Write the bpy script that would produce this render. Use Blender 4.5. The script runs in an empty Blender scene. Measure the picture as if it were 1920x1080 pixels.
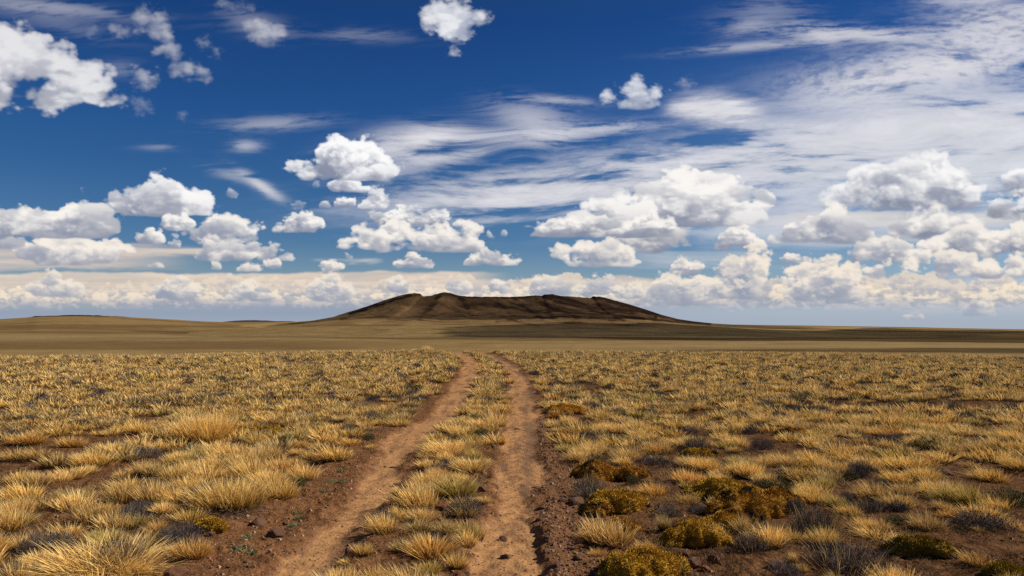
import bpy, math, random
import numpy as np
from mathutils import Vector

T = bpy.context.scene
C = T.collection
R = math.radians
SEED = 7
rng = np.random.default_rng(SEED)
random.seed(SEED)
f32 = np.float32

# ------------------------------------------------------------------ camera
CAM_H, FOCAL, PITCH = 1.7, 1493.0, R(2.608)
cam_d = bpy.data.cameras.new('camera')
cam_d.lens = 28.0
cam_d.sensor_width = 36.0
cam_d.clip_start = 0.1
cam_d.clip_end = 90000.0
cam = bpy.data.objects.new('camera', cam_d)
C.objects.link(cam)
cam.location = (0, 0, CAM_H)
cam.rotation_euler = (R(90) + PITCH, 0, 0)
T.camera = cam
SP, CP = math.sin(PITCH), math.cos(PITCH)


def ray(x, y):
    """direction of the view line through photograph point (x, y), 1920 x 1080"""
    cx = (np.asarray(x, float) - 960.0) / FOCAL
    cz = (540.0 - np.asarray(y, float)) / FOCAL
    return cx, CP - cz * SP, SP + cz * CP


def ground_at(x, y, z=0.0):
    dx, dy, dz = ray(x, y)
    k = (z - CAM_H) / dz
    return float(dx * k), float(dy * k)


def project(X, Y, Z):
    Z = Z - CAM_H
    f = Y * CP + Z * SP
    u = -Y * SP + Z * CP
    return 960.0 + FOCAL * X / f, 540.0 - FOCAL * u / f


# ------------------------------------------------------------------ numpy noise
def _hash(ix, iy, seed):
    h = (ix.astype(np.int64) * 374761393 + iy.astype(np.int64) * 668265263 + seed * 974634777) & 0xffffffff
    h = ((h ^ (h >> 13)) * 1274126177) & 0xffffffff
    return ((h ^ (h >> 16)) & 0xffff).astype(f32) / 65535.0


def vn(x, y, seed=0):
    """smooth value noise 0..1"""
    x = np.asarray(x, dtype=np.float64); y = np.asarray(y, dtype=np.float64)
    ix = np.floor(x); iy = np.floor(y)
    fx = (x - ix).astype(f32); fy = (y - iy).astype(f32)
    ix = ix.astype(np.int64); iy = iy.astype(np.int64)
    fx = fx * fx * fx * (fx * (fx * 6 - 15) + 10); fy = fy * fy * fy * (fy * (fy * 6 - 15) + 10)
    a = _hash(ix, iy, seed); b = _hash(ix + 1, iy, seed)
    c = _hash(ix, iy + 1, seed); d = _hash(ix + 1, iy + 1, seed)
    return (a + (b - a) * fx) * (1 - fy) + (c + (d - c) * fx) * fy


def fbm(x, y, oct=5, seed=0, gain=0.5, lac=2.03):
    s = 0; a = 1.0; n = 0
    ca, sa = math.cos(0.6), math.sin(0.6)
    for o in range(oct):
        s = s + a * vn(x, y, seed + o * 17); n += a
        a *= gain
        x, y = (x * ca - y * sa) * lac, (x * sa + y * ca) * lac
    return s / n


def worley2(x, y, seed=0):
    ix = np.floor(x).astype(np.int64); iy = np.floor(y).astype(np.int64)
    best = np.full(np.shape(x), 9.0, dtype=f32)
    for j in (-1, 0, 1):
        for i in (-1, 0, 1):
            px = ix + i + _hash(ix + i, iy + j, seed); py = iy + j + _hash(ix + i, iy + j, seed + 5)
            best = np.minimum(best, ((px - x) ** 2 + (py - y) ** 2).astype(f32))
    return np.sqrt(best)


def sstep(a, b, x):
    t = np.clip((x - a) / (b - a), 0, 1)
    return t * t * (3 - 2 * t)


def lin(*c):
    return tuple((v / 255 / 12.92) if v / 255 <= 0.04045 else ((v / 255 + 0.055) / 1.055) ** 2.4 for v in c)


# ------------------------------------------------------------------ nodes
def new_mat(name):
    m = bpy.data.materials.new(name)
    m.use_nodes = True
    nt = m.node_tree
    nt.nodes.clear()
    return m, nt, nt.nodes, nt.links


def N(nt, kind, **kw):
    n = nt.nodes.new(kind)
    for k, v in kw.items():
        if k in n.inputs.keys():
            n.inputs[k].default_value = v
        else:
            setattr(n, k, v)
    return n


def ramp(nt, stops, interp='LINEAR'):
    n = nt.nodes.new('ShaderNodeValToRGB')
    cr = n.color_ramp
    cr.interpolation = interp
    while len(cr.elements) < len(stops):
        cr.elements.new(0.5)
    for e, (p, c) in zip(cr.elements, stops):
        e.position = p
        e.color = (*c, 1.0) if len(c) == 3 else c
    return n


# ------------------------------------------------------------------ mesh from arrays
def mesh_np(name, verts, faces, smooth=True, attrs=None, mat=None, tri=False):
    """faces: (n,4) or (n,3) int array"""
    me = bpy.data.meshes.new(name)
    verts = np.ascontiguousarray(verts, dtype=f32)
    faces = np.ascontiguousarray(faces, dtype=np.int32)
    nf, k = faces.shape
    me.vertices.add(len(verts)); me.vertices.foreach_set('co', verts.ravel())
    me.loops.add(nf * k); me.loops.foreach_set('vertex_index', faces.ravel())
    me.polygons.add(nf)
    me.polygons.foreach_set('loop_start', np.arange(0, nf * k, k, dtype=np.int32))
    me.polygons.foreach_set('loop_total', np.full(nf, k, dtype=np.int32))
    me.update(calc_edges=True)
    me.polygons.foreach_set('use_smooth', np.full(nf, smooth, dtype=bool))
    for an, arr in (attrs or {}).items():
        arr = np.ascontiguousarray(arr, dtype=f32)
        if arr.ndim == 1:
            a = me.attributes.new(an, 'FLOAT', 'POINT'); a.data.foreach_set('value', arr)
        elif arr.shape[1] == 4:
            a = me.attributes.new(an, 'FLOAT_COLOR', 'POINT'); a.data.foreach_set('color', arr.ravel())
        else:
            a = me.attributes.new(an, 'FLOAT_VECTOR', 'POINT'); a.data.foreach_set('vector', arr.ravel())
    if mat:
        me.materials.append(mat)
    return me


def grid_faces(nr, nc):
    a = (np.arange(nr - 1)[:, None] * nc + np.arange(nc - 1)[None, :]).ravel()
    return np.stack([a, a + 1, a + nc + 1, a + nc], 1)


def link(name, me, parent=None):
    o = bpy.data.objects.new(name, me)
    C.objects.link(o)
    if parent:
        o.parent = parent
    return o


def tag(o, label=None, cat=None, group=None, kind=None):
    if label: o['label'] = label
    if cat: o['category'] = cat
    if group: o['group'] = group
    if kind: o['kind'] = kind
    return o


# ------------------------------------------------------------------ daylight
SUN_AZ, SUN_EL = R(80), R(38)        # to the right of the view, clockwise from +y
w = bpy.data.worlds.new('World')
T.world = w
w.use_nodes = True
nt = w.node_tree
nt.nodes.clear()
sky = N(nt, 'ShaderNodeTexSky', sky_type='NISHITA', sun_disc=False)
sky.sun_elevation = SUN_EL
sky.sun_rotation = SUN_AZ
sky.altitude = 800
sky.air_density = 1.0
sky.dust_density = 0.6
sky.ozone_density = 1.6
geo = N(nt, 'ShaderNodeNewGeometry')
sep = N(nt, 'ShaderNodeSeparateXYZ')
tc = N(nt, 'ShaderNodeTexCoord')
nt.links.new(tc.outputs['Generated'], sep.inputs[0])
# clear dry air seen through a polariser: the sky deepens quickly with height
rp = ramp(nt, [(0.0, (0.50, 0.50, 0.54)), (0.05, (0.32, 0.41, 0.52)), (0.10, (0.205, 0.345, 0.52)), (0.177, (0.122, 0.285, 0.49)),
               (0.25, (0.088, 0.255, 0.50)), (0.36, (0.060, 0.203, 0.44)), (0.50, (0.14, 0.20, 0.30)), (1.0, (0.30, 0.26, 0.24))])
nt.links.new(sep.outputs['Z'], rp.inputs['Fac'])
mul = N(nt, 'ShaderNodeMix', data_type='RGBA', blend_type='MULTIPLY')
mul.inputs[0].default_value = 1.0
nt.links.new(sky.outputs[0], mul.inputs[6])
nt.links.new(rp.outputs[0], mul.inputs[7])
bg = N(nt, 'ShaderNodeBackground', Strength=0.12)
nt.links.new(mul.outputs[2], bg.inputs['Color'])
wo = N(nt, 'ShaderNodeOutputWorld')
nt.links.new(bg.outputs[0], wo.inputs[0])

sd = bpy.data.lights.new('sun', 'SUN')
sd.energy = 5.0
sd.angle = R(0.53)
sd.color = (1.0, 0.93, 0.82)
sun = bpy.data.objects.new('sun', sd)
C.objects.link(sun)
sv = Vector((math.sin(SUN_AZ) * math.cos(SUN_EL), math.cos(SUN_AZ) * math.cos(SUN_EL), math.sin(SUN_EL)))
sun.rotation_euler = sv.to_track_quat('Z', 'Y').to_euler()
sun.location = (60, 10, 50)

T.render.engine = 'CYCLES'
T.view_settings.view_transform = 'Standard'
T.view_settings.look = 'None'
T.view_settings.exposure = 0
T.view_settings.gamma = 1
T.cycles.use_denoising = False
T.cycles.max_bounces = 6
T.cycles.diffuse_bounces = 2
T.cycles.sample_clamp_indirect = 1.0
T.cycles.transparent_max_bounces = 12
# ------------------------------------------------------------------ sky: the clouds
# A far cylinder of sky carries the cloud field.  Each cumulus is grown as a small 3-D density
# volume (lumps + cellular noise), lit from the sun's side and integrated along the view.
DA = 0.00085
AZ0, AZ1, T0, T1 = R(-41), R(41), -0.012, 0.50
NC = int((AZ1 - AZ0) / DA); NR = int((T1 - T0) / DA)
AZ = AZ0 + DA * np.arange(NC); TT = T1 - DA * np.arange(NR)          # row 0 = top
_az, _t = np.meshgrid(AZ, TT)
_fx, _fy, _fz = np.sin(_az), np.cos(_az), _t
PX, PY = project(_fx, _fy, _fz + CAM_H)
PX = PX.astype(f32); PY = PY.astype(f32)
SKY = np.zeros((NR, NC, 4), f32)                                     # premultiplied rgb + alpha


def over(rgb, a, r0=0, c0=0):
    """lay a premultiplied layer over the canvas"""
    h, w_ = a.shape
    S = SKY[r0:r0 + h, c0:c0 + w_]
    S[..., :3] = rgb + S[..., :3] * (1 - a[..., None])
    S[..., 3] = a + S[..., 3] * (1 - a)


def flat(col, a):
    over(np.asarray(col, f32) * a[..., None], a.astype(f32))


# ---- cirrus veils
u, v = PX, PY
wx = (fbm(u / 260, v / 120, 2, 11) - 0.5); wy = (fbm(u / 240 + 9, v / 90 + 3, 2, 23, .35) - 0.5)
wd_ = .30 + .70 * np.exp(-(((u - 900) / 260) ** 2 + ((v - 250) / 60) ** 2)) + .5 * np.exp(-(((u - 1640) / 200) ** 2 + ((v - 262) / 40) ** 2))
uw, vw = u + wx * 200 * wd_, v + wy * 84 * wd_ + u * 0.06
streak = fbm(uw / 120, vw / 10, 7, 31, 0.62)
soft = fbm(uw / 150, vw / 30, 7, 41, 0.58)
fine = fbm(uw / 34, vw / 6, 5, 51, 0.65)
rip = fbm((u + wx * 60) / 17, (v + u * 0.10 + wy * 40) / 6.5, 4, 61, 0.6)


def ell(cx, cy, rx, ry, ang=0.0, p=1.0):
    a = R(ang); dx = u - cx; dy = v - cy
    x = (dx * math.cos(a) + dy * math.sin(a)) / rx; y = (-dx * math.sin(a) + dy * math.cos(a)) / ry
    q = x * x + y * y
    return np.exp(-q * p)


def veil(mask, tex, lo, hi, s):
    return s * mask ** 0.75 * sstep(lo - 0.25 * mask, hi - 0.20 * mask, tex)


WH = lin(228, 229, 232)
cir = np.zeros_like(u)
for (cx, cy, rx, ry, an, s, k) in [
    (1760, 238, 300, 50, -7, .95, 's'), (1860, 110, 140, 40, -8, .15, 's'), (1880, 285, 260, 75, 0, .95, 's'), (1790, 245, 210, 36, -6, .75, 'b'), (1620, 275, 110, 26, -12, .55, 'b'), (1900, 330, 190, 40, 0, .7, 'b'), (1590, 262, 170, 38, -14, .75, 's'),
    (1320, 315, 350, 34, -6, .9, 's'), (1560, 300, 260, 34, -4, .8, 's'), (1040, 358, 250, 36, -5, .90, 's'), (860, 378, 150, 26, -4, .7, 's'),
    (1700, 350, 340, 60, 0, .85, 's'), (1620, 415, 300, 34, 0, .65, 's'), (1450, 432, 190, 13, -2, .55, 's'),
    (1345, 208, 98, 34, 4, 1.15, 'b'), (1290, 205, 50, 24, 0, .7, 'b'), (1440, 236, 120, 12, 2, .6, 's'),
    (800, 258, 90, 20, -4, .95, 's'), (860, 290, 150, 20, -10, .75, 's'), (1000, 226, 75, 24, 12, .6, 'w'),
    (720, 285, 90, 18, -8, .7, 'w'), (1100, 245, 160, 9, -6, .6, 'w'), (960, 262, 120, 14, 0, .55, 'w'),
    (1760, 128, 200, 26, -6, .95, 'r'), (1860, 64, 150, 40, -10, .75, 'r'), (1640, 150, 110, 16, -6, .8, 'r'), (1930, 40, 110, 40, -8, .6, 'r'),
    (1600, 64, 150, 12, 3, .8, 'w'), (1420, 86, 120, 7, -5, .55, 'w'), (1540, 68, 50, 14, 20, .45, 'w'), (1600, 188, 130, 13, -4, .6, 'r'),
    (80, 12, 170, 11, 6, .36, 'w'), (480, 46, 60, 18, 16, .25, 'w'), (680, 66, 90, 10, 2, .20, 'w'),
    (505, 232, 90, 10, -3, .42, 'w'), (462, 274, 26, 9, 0, .5, 'w'), (300, 276, 40, 5, 0, .25, 'w'), (1050, 188, 70, 6, 5, .45, 'w'),
    (492, 350, 50, 8, 34, .8, 'w'), (440, 330, 45, 8, 14, .35, 'w'), (1440, 22, 80, 22, -6, .22, 'w'), (1400, 50, 40, 10, -20, .25, 'w'),
    (1830, 2, 120, 8, 0, .5, 'w'), (620, 395, 60, 6, 0, .2, 'w'), (880, 415, 110, 8, -3, .35, 'w'), (1290, 500, 160, 5, 0, .25, 'w'),
    (220, 130, 40, 12, 0, .2, 'w'), (100, 40, 120, 16, 14, .14, 'w'),
]:
    m = ell(cx, cy, rx * .9, ry * 1.1, an)
    if k == 's':
        a = veil(m, soft * .74 + streak * .26 + .07 * sstep(1250, 1650, u), .45, .69, s) * (0.80 + .40 * fine)
    elif k == 'b':
        a = s * sstep(.10, 1.0, m * (0.2 + 1.1 * soft + .6 * (streak - .35))) * (0.7 + .6 * fine)
    elif k == 'r':
        a = s * m ** .6 * (.40 + .6 * sstep(.38, .64, rip * .45 + fine * .2 + soft * .35 + .1 * m)) * sstep(.28, .5, soft + .15 * m)
    else:
        a = veil(m, streak * .6 + fine * .4, .40, .68, s)
    cir = 1 - (1 - cir) * (1 - np.clip(a, 0, .97))
cir *= 0.90
shade = (0.80 + .32 * soft + .14 * (fine - .5))
colr = np.stack([np.clip(WH[i] * shade * (1.0 + (.03 if i == 0 else 0)), 0, 1) for i in range(3)], -1)
over(colr * cir[..., None], cir.astype(f32))

# ---- pale general haze low down and towards the right
hz = sstep(440, 600, v) * 0.32 + 0.22 * sstep(900, 1900, u) * sstep(40, 420, v) * (1 - sstep(560, 600, v))
flat(lin(165, 190, 212), np.clip(hz, 0, 1))

# ---- warm far decks
def deck(top, bot, x0, x1, ex0, ex1, s, col, seed, rough=7.0):
    edge = (fbm(u / 90, u * 0 + seed, 5, seed) - .5) * rough * 2
    a = sstep(top - 3, top + 3, v + edge) * (1 - sstep(bot - 8, bot + 6, v + (fbm(u / 50, v / 8, 4, seed + 3) - .5) * 16))
    a = a * sstep(x0 - ex0, x0 + ex0, u) * (1 - sstep(x1 - ex1, x1 + ex1, u))
    a = a * s * (0.62 + .7 * fbm(u / 110, v / 7, 6, seed + 8))
    c = np.asarray(col, f32) * (0.86 + .28 * fbm(u / 120, v / 12, 4, seed + 5))[..., None]
    a = np.clip(a, 0, .98)
    over(c * a[..., None], a.astype(f32))


deck(462, 505, -400, 290, 20, 110, .80, lin(214, 200, 190), 71, 10)
deck(466, 480, 180, 400, 60, 30, .75, lin(222, 208, 194), 74, 4)
deck(486, 490, 590, 712, 12, 12, .75, lin(205, 205, 205), 75, 1.5)
deck(470, 496, 1180, 1420, 60, 60, .45, lin(205, 208, 212), 79, 6)
deck(400, 425, 1450, 1960, 90, 60, .55, lin(222, 214, 206), 76, 8)
deck(440, 462, 1480, 1990, 90, 60, .40, lin(215, 212, 210), 77, 8)
deck(512, 572, -500, 905, 60, 60, .88, lin(226, 208, 190), 72, 9)
deck(522, 572, 860, 1300, 50, 50, .80, lin(214, 200, 190), 73, 9)
deck(528, 585, 1560, 2500, 70, 60, .85, lin(214, 205, 202), 78, 9)
deck(505, 580, 1780, 2500, 60, 60, .75, lin(190, 198, 210), 80, 12)


# ---- cellular noise volume for the cumulus
def worley_volume(n, cells, seed):
    r_ = np.random.default_rng(seed)
    pts = r_.random((cells, cells, cells, 3), dtype=f32)
    g = (np.arange(n, dtype=f32) + .5) / n * cells
    ci = np.floor(g).astype(int)
    best = np.full((n, n, n), 9.0, f32)
    for dz in (-1, 0, 1):
        for dy in (-1, 0, 1):
            for dx in (-1, 0, 1):
                jz, jy, jx = (ci + dz), (ci + dy), (ci + dx)
                p = pts[np.ix_(jz % cells, jy % cells, jx % cells)]
                d = (p[..., 0] + jz[:, None, None] - g[:, None, None]) ** 2
                d += (p[..., 1] + jy[None, :, None] - g[None, :, None]) ** 2
                d += (p[..., 2] + jx[None, None, :] - g[None, None, :]) ** 2
                np.minimum(best, d, out=best)
    return 1 - np.sqrt(best)


WN = 96
WV = worley_volume(WN, 6, 1) * .56 + worley_volume(WN, 13, 2) * .28 + worley_volume(WN, 26, 3) * .16
WV = (WV - WV.mean()) / WV.std()


def wsample(x, y, z):
    out = 0
    x = np.mod(x, WN); y = np.mod(y, WN); z = np.mod(z, WN)
    ix = x.astype(np.int32); iy = y.astype(np.int32); iz = z.astype(np.int32)
    fx = x - ix; fy = y - iy; fz = z - iz
    ix %= WN; iy %= WN; iz %= WN
    jx = (ix + 1) % WN; jy = (iy + 1) % WN; jz = (iz + 1) % WN
    c00 = WV[iz, iy, ix] * (1 - fx) + WV[iz, iy, jx] * fx
    c01 = WV[iz, jy, ix] * (1 - fx) + WV[iz, jy, jx] * fx
    c10 = WV[jz, iy, ix] * (1 - fx) + WV[jz, iy, jx] * fx
    c11 = WV[jz, jy, ix] * (1 - fx) + WV[jz, jy, jx] * fx
    return ((c00 * (1 - fy) + c01 * fy) * (1 - fz) + (c10 * (1 - fy) + c11 * fy) * fz).astype(f32)


def wnear(x, y, z):
    return WV[np.mod(z, WN).astype(np.int32) % WN, np.mod(y, WN).astype(np.int32) % WN, np.mod(x, WN).astype(np.int32) % WN]


def cumulus(lumps, base=None, seed=0, cell=1.0, amp=1.0, soft=7.0, dens=.10, shadow=.035,
            sun=(250, 250, 250), amb=(150, 155, 170), step=3.0, alpha=1.0, warp=1.0, depth=.8, zj=.5, sharp=1.0):
    """lumps: (x, y, r) in photograph points"""
    r_ = np.random.default_rng(1000 + seed)
    L = np.array(lumps, float)
    L[:, 2] = L[:, 2] * (1.04 if L[:, 0].mean() < 900 else 1.10) + 1.0
    mx = 18
    x0, x1 = (L[:, 0] - L[:, 2]).min() - mx, (L[:, 0] + L[:, 2]).max() + mx
    y0, y1 = (L[:, 1] - L[:, 2]).min() - mx, (L[:, 1] + L[:, 2]).max() + mx
    if base is not None: y1 = min(y1, base + 14)
    inside = (PX > x0) & (PX < x1) & (PY > y0) & (PY < y1)
    rr = np.where(inside.any(1))[0]; cc = np.where(inside.any(0))[0]
    if len(rr) < 3 or len(cc) < 3: return
    ra, rb, ca, cb = rr[0], rr[-1] + 1, cc[0], cc[-1] + 1
    X = PX[ra:rb, ca:cb]; Y = PY[ra:rb, ca:cb]
    wa = 15 * cell * warp
    Xw = X + (fbm(X / (44 * cell) + seed, Y / (30 * cell), 3, 500 + seed) - .5) * 2 * wa
    Yw = Y + (fbm(X / (40 * cell), Y / (30 * cell) + seed, 3, 520 + seed) - .5) * 1.7 * wa
    Lz = (r_.random(len(L)) - .5) * 2 * L[:, 2] * zj
    zmax = (np.abs(Lz) + L[:, 2] * depth).max() + 8
    Z = np.arange(-zmax, zmax, step, dtype=f32)
    S = np.full((len(Z),) + X.shape, -60.0, f32)
    for (lx, ly, lr), lz in zip(L, Lz):
        m = (np.abs(X - lx) < lr + 26) & (np.abs(Y - ly) < lr + 26)
        if not m.any(): continue
        a_ = np.where(m.any(1))[0]; b_ = np.where(m.any(0))[0]
        zz = np.where(np.abs(Z - lz) < lr * depth + 26)[0]
        sl = (slice(zz[0], zz[-1] + 1), slice(a_[0], a_[-1] + 1), slice(b_[0], b_[-1] + 1))
        xs = Xw[sl[1:]]; ys = Yw[sl[1:]]; zs = Z[sl[0]]
        d = lr - np.sqrt(((xs - lx) ** 2 * .90 + (ys - ly) ** 2 * 1.12)[None] + ((zs - lz) / depth)[:, None, None] ** 2)
        cur = S[sl]; k = 9.0 + .35 * lr
        h = np.clip(.5 + .5 * (d - cur) / k, 0, 1)
        S[sl] = cur * (1 - h) + d * h + k * h * (1 - h)
    if base is not None:
        wob = (fbm(X / 40, X * 0 + seed * 3.1, 3, seed) - .5) * 10
        S = np.minimum(S, ((base + wob * .5 - Y) * 1.3 + 2)[None].astype(f32))
    A = 9.0 * amp
    idx = np.where(S > -2.6 * A)
    xs = X[idx[1], idx[2]]; ys = Y[idx[1], idx[2]]; zs = Z[idx[0]]
    q = .62 / cell
    o = seed * 13.7
    n1 = wsample(xs * q * .62 + o, ys * q * .85 + o, zs * q * .7)
    n2 = wsample(xs * q * 2.2 + o, ys * q * 2.9, zs * q * 2.4 + o)
    n3 = wnear(xs * q * 6.1 + o, ys * q * 7.3, zs * q * 6.4 + o)
    val = S[idx] + A * (n1 * .55 * cell ** .5 + n2 * .20 + n3 * .05 + .10)
    if base is not None:                       # calmer underside
        under = np.clip((base - ys) / 12, .12, 1)
        val = S[idx] + (val - S[idx]) * under
    D = np.zeros_like(S)
    D[idx] = np.clip(val / soft, 0, 1) ** sharp
    # light marching down from the top, from the right and a little from our side
    tau = np.zeros_like(D)
    prev = np.zeros((D.shape[0], D.shape[2]), f32)
    ax, az_ = .55, .30
    for j in range(1, D.shape[1]):
        p = prev + D[:, j - 1, :] * 1.5
        q1 = np.empty_like(p); q1[:, :-1] = p[:, 1:]; q1[:, -1] = p[:, -1]
        p = p * (1 - ax) + q1 * ax
        q2 = np.empty_like(p); q2[1:] = p[:-1]; q2[0] = p[0] * 0
        p = p * (1 - az_) + q2 * az_
        tau[:, j, :] = p; prev = p
    lit = .62 * np.exp(-shadow * tau * 1.6) + .38 * np.exp(-shadow * tau * .35)
    trans = np.ones(X.shape, f32); acc = np.zeros(X.shape, f32)
    for k in range(D.shape[0]):
        a = 1 - np.exp(-D[k] * dens * step)
        acc += trans * a * lit[k]
        trans *= 1 - a
    al = 1 - trans
    L_ = np.where(al > 1e-4, acc / np.maximum(al, 1e-4), 0)
    L_ = np.clip((L_ - .17) / .56, 0, 1)
    ptch = fbm(X / (52 * cell) + seed, Y / (22 * cell), 4, 400 + seed, .45)
    L_ = np.clip(L_ * (1 - .70 * sstep(.46, .70, ptch) * sstep(.12, .6, hgt_(Y, y0, y1))), 0, 1)
    hgt = hgt_(Y, y0, y1)
    L_ = L_ * (1 - .38 * sstep(.5, 1.0, hgt)) if base is not None else L_
    sl_, am_ = np.asarray(lin(*sun), f32), np.asarray(lin(*amb), f32)
    am = am_ * (1.15 - .22 * hgt)[..., None]
    rgb = am + (sl_ - am) * L_[..., None]
    al = al * alpha
    over(rgb.astype(f32) * al[..., None], al.astype(f32), ra, ca)


def hgt_(Y, y0, y1):
    return np.clip((Y - y0) / max(y1 - y0, 1), 0, 1)


def Q(dx, dy, pts):
    return [((x + dx), (y + dy), r) for x, y, r in [(a / 2, b / 2, c / 2) for a, b, c in pts]]


def far_tint(y):
    """low clouds are warmer and paler"""
    k = float(np.clip((y - 380) / 170, 0, 1))
    s = tuple(a + (b - a) * k for a, b in zip((252, 252, 252), (244, 232, 216)))
    a = tuple(a + (b - a) * k for a, b in zip((138, 145, 166), (150, 158, 176)))
    return s, a


# ---- the cloud bank standing on the horizon
r_ = np.random.default_rng(5)
for layer, (yb, hs, n, s, a, al) in enumerate([
        (560, 30, 90, (238, 220, 198), (160, 165, 178), .75),
        (571, 23, 110, (255, 236, 208), (154, 160, 175), .92),
        (579, 12, 100, (232, 217, 203), (156, 163, 178), .7)]):
    lumps = []
    for i in range(n):
        x = -330 + 2580 * (i + r_.random()) / n
        env = .55 + .9 * float(fbm(np.array([x / 110.0]), np.array([layer * 5.0]), 3, 88)[0])
        h = hs * env * (.6 + .6 * r_.random())
        if x < 250 and layer < 2: h *= .8
        lumps.append((x, yb - h * .45, h * .62))
        if h > 12:
            for k in range(4):
                lumps.append((x + r_.normal() * h * .9, yb - h * (.2 + r_.random() * .7), h * (.25 + .25 * r_.random())))
    for part in range(6):                       # in strips, to keep the volumes small
        xa = -330 + part * 430
        sub = [l for l in lumps if xa <= l[0] < xa + 430]
        cumulus(sub, yb + 3, 300 + layer * 10 + part, cell=.40, amp=.55, soft=3.2, dens=.30, shadow=.12, sun=s, amb=a,
                step=2.0, alpha=al, warp=2.2)

# ---- grey haze under the bank
hb = sstep(556, 590, v + (fbm(u / 200, v / 14, 4, 91) - .5) * 16)
hcol = np.stack([lin(142, 155, 178)[i] + (lin(176, 188, 205)[i] - lin(142, 155, 178)[i]) * sstep(800, 1500, u) for i in range(3)], -1)
hb = hb * (.93 - .25 * sstep(900, 1500, u))
over(hcol.astype(f32) * hb[..., None], hb.astype(f32))

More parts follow.
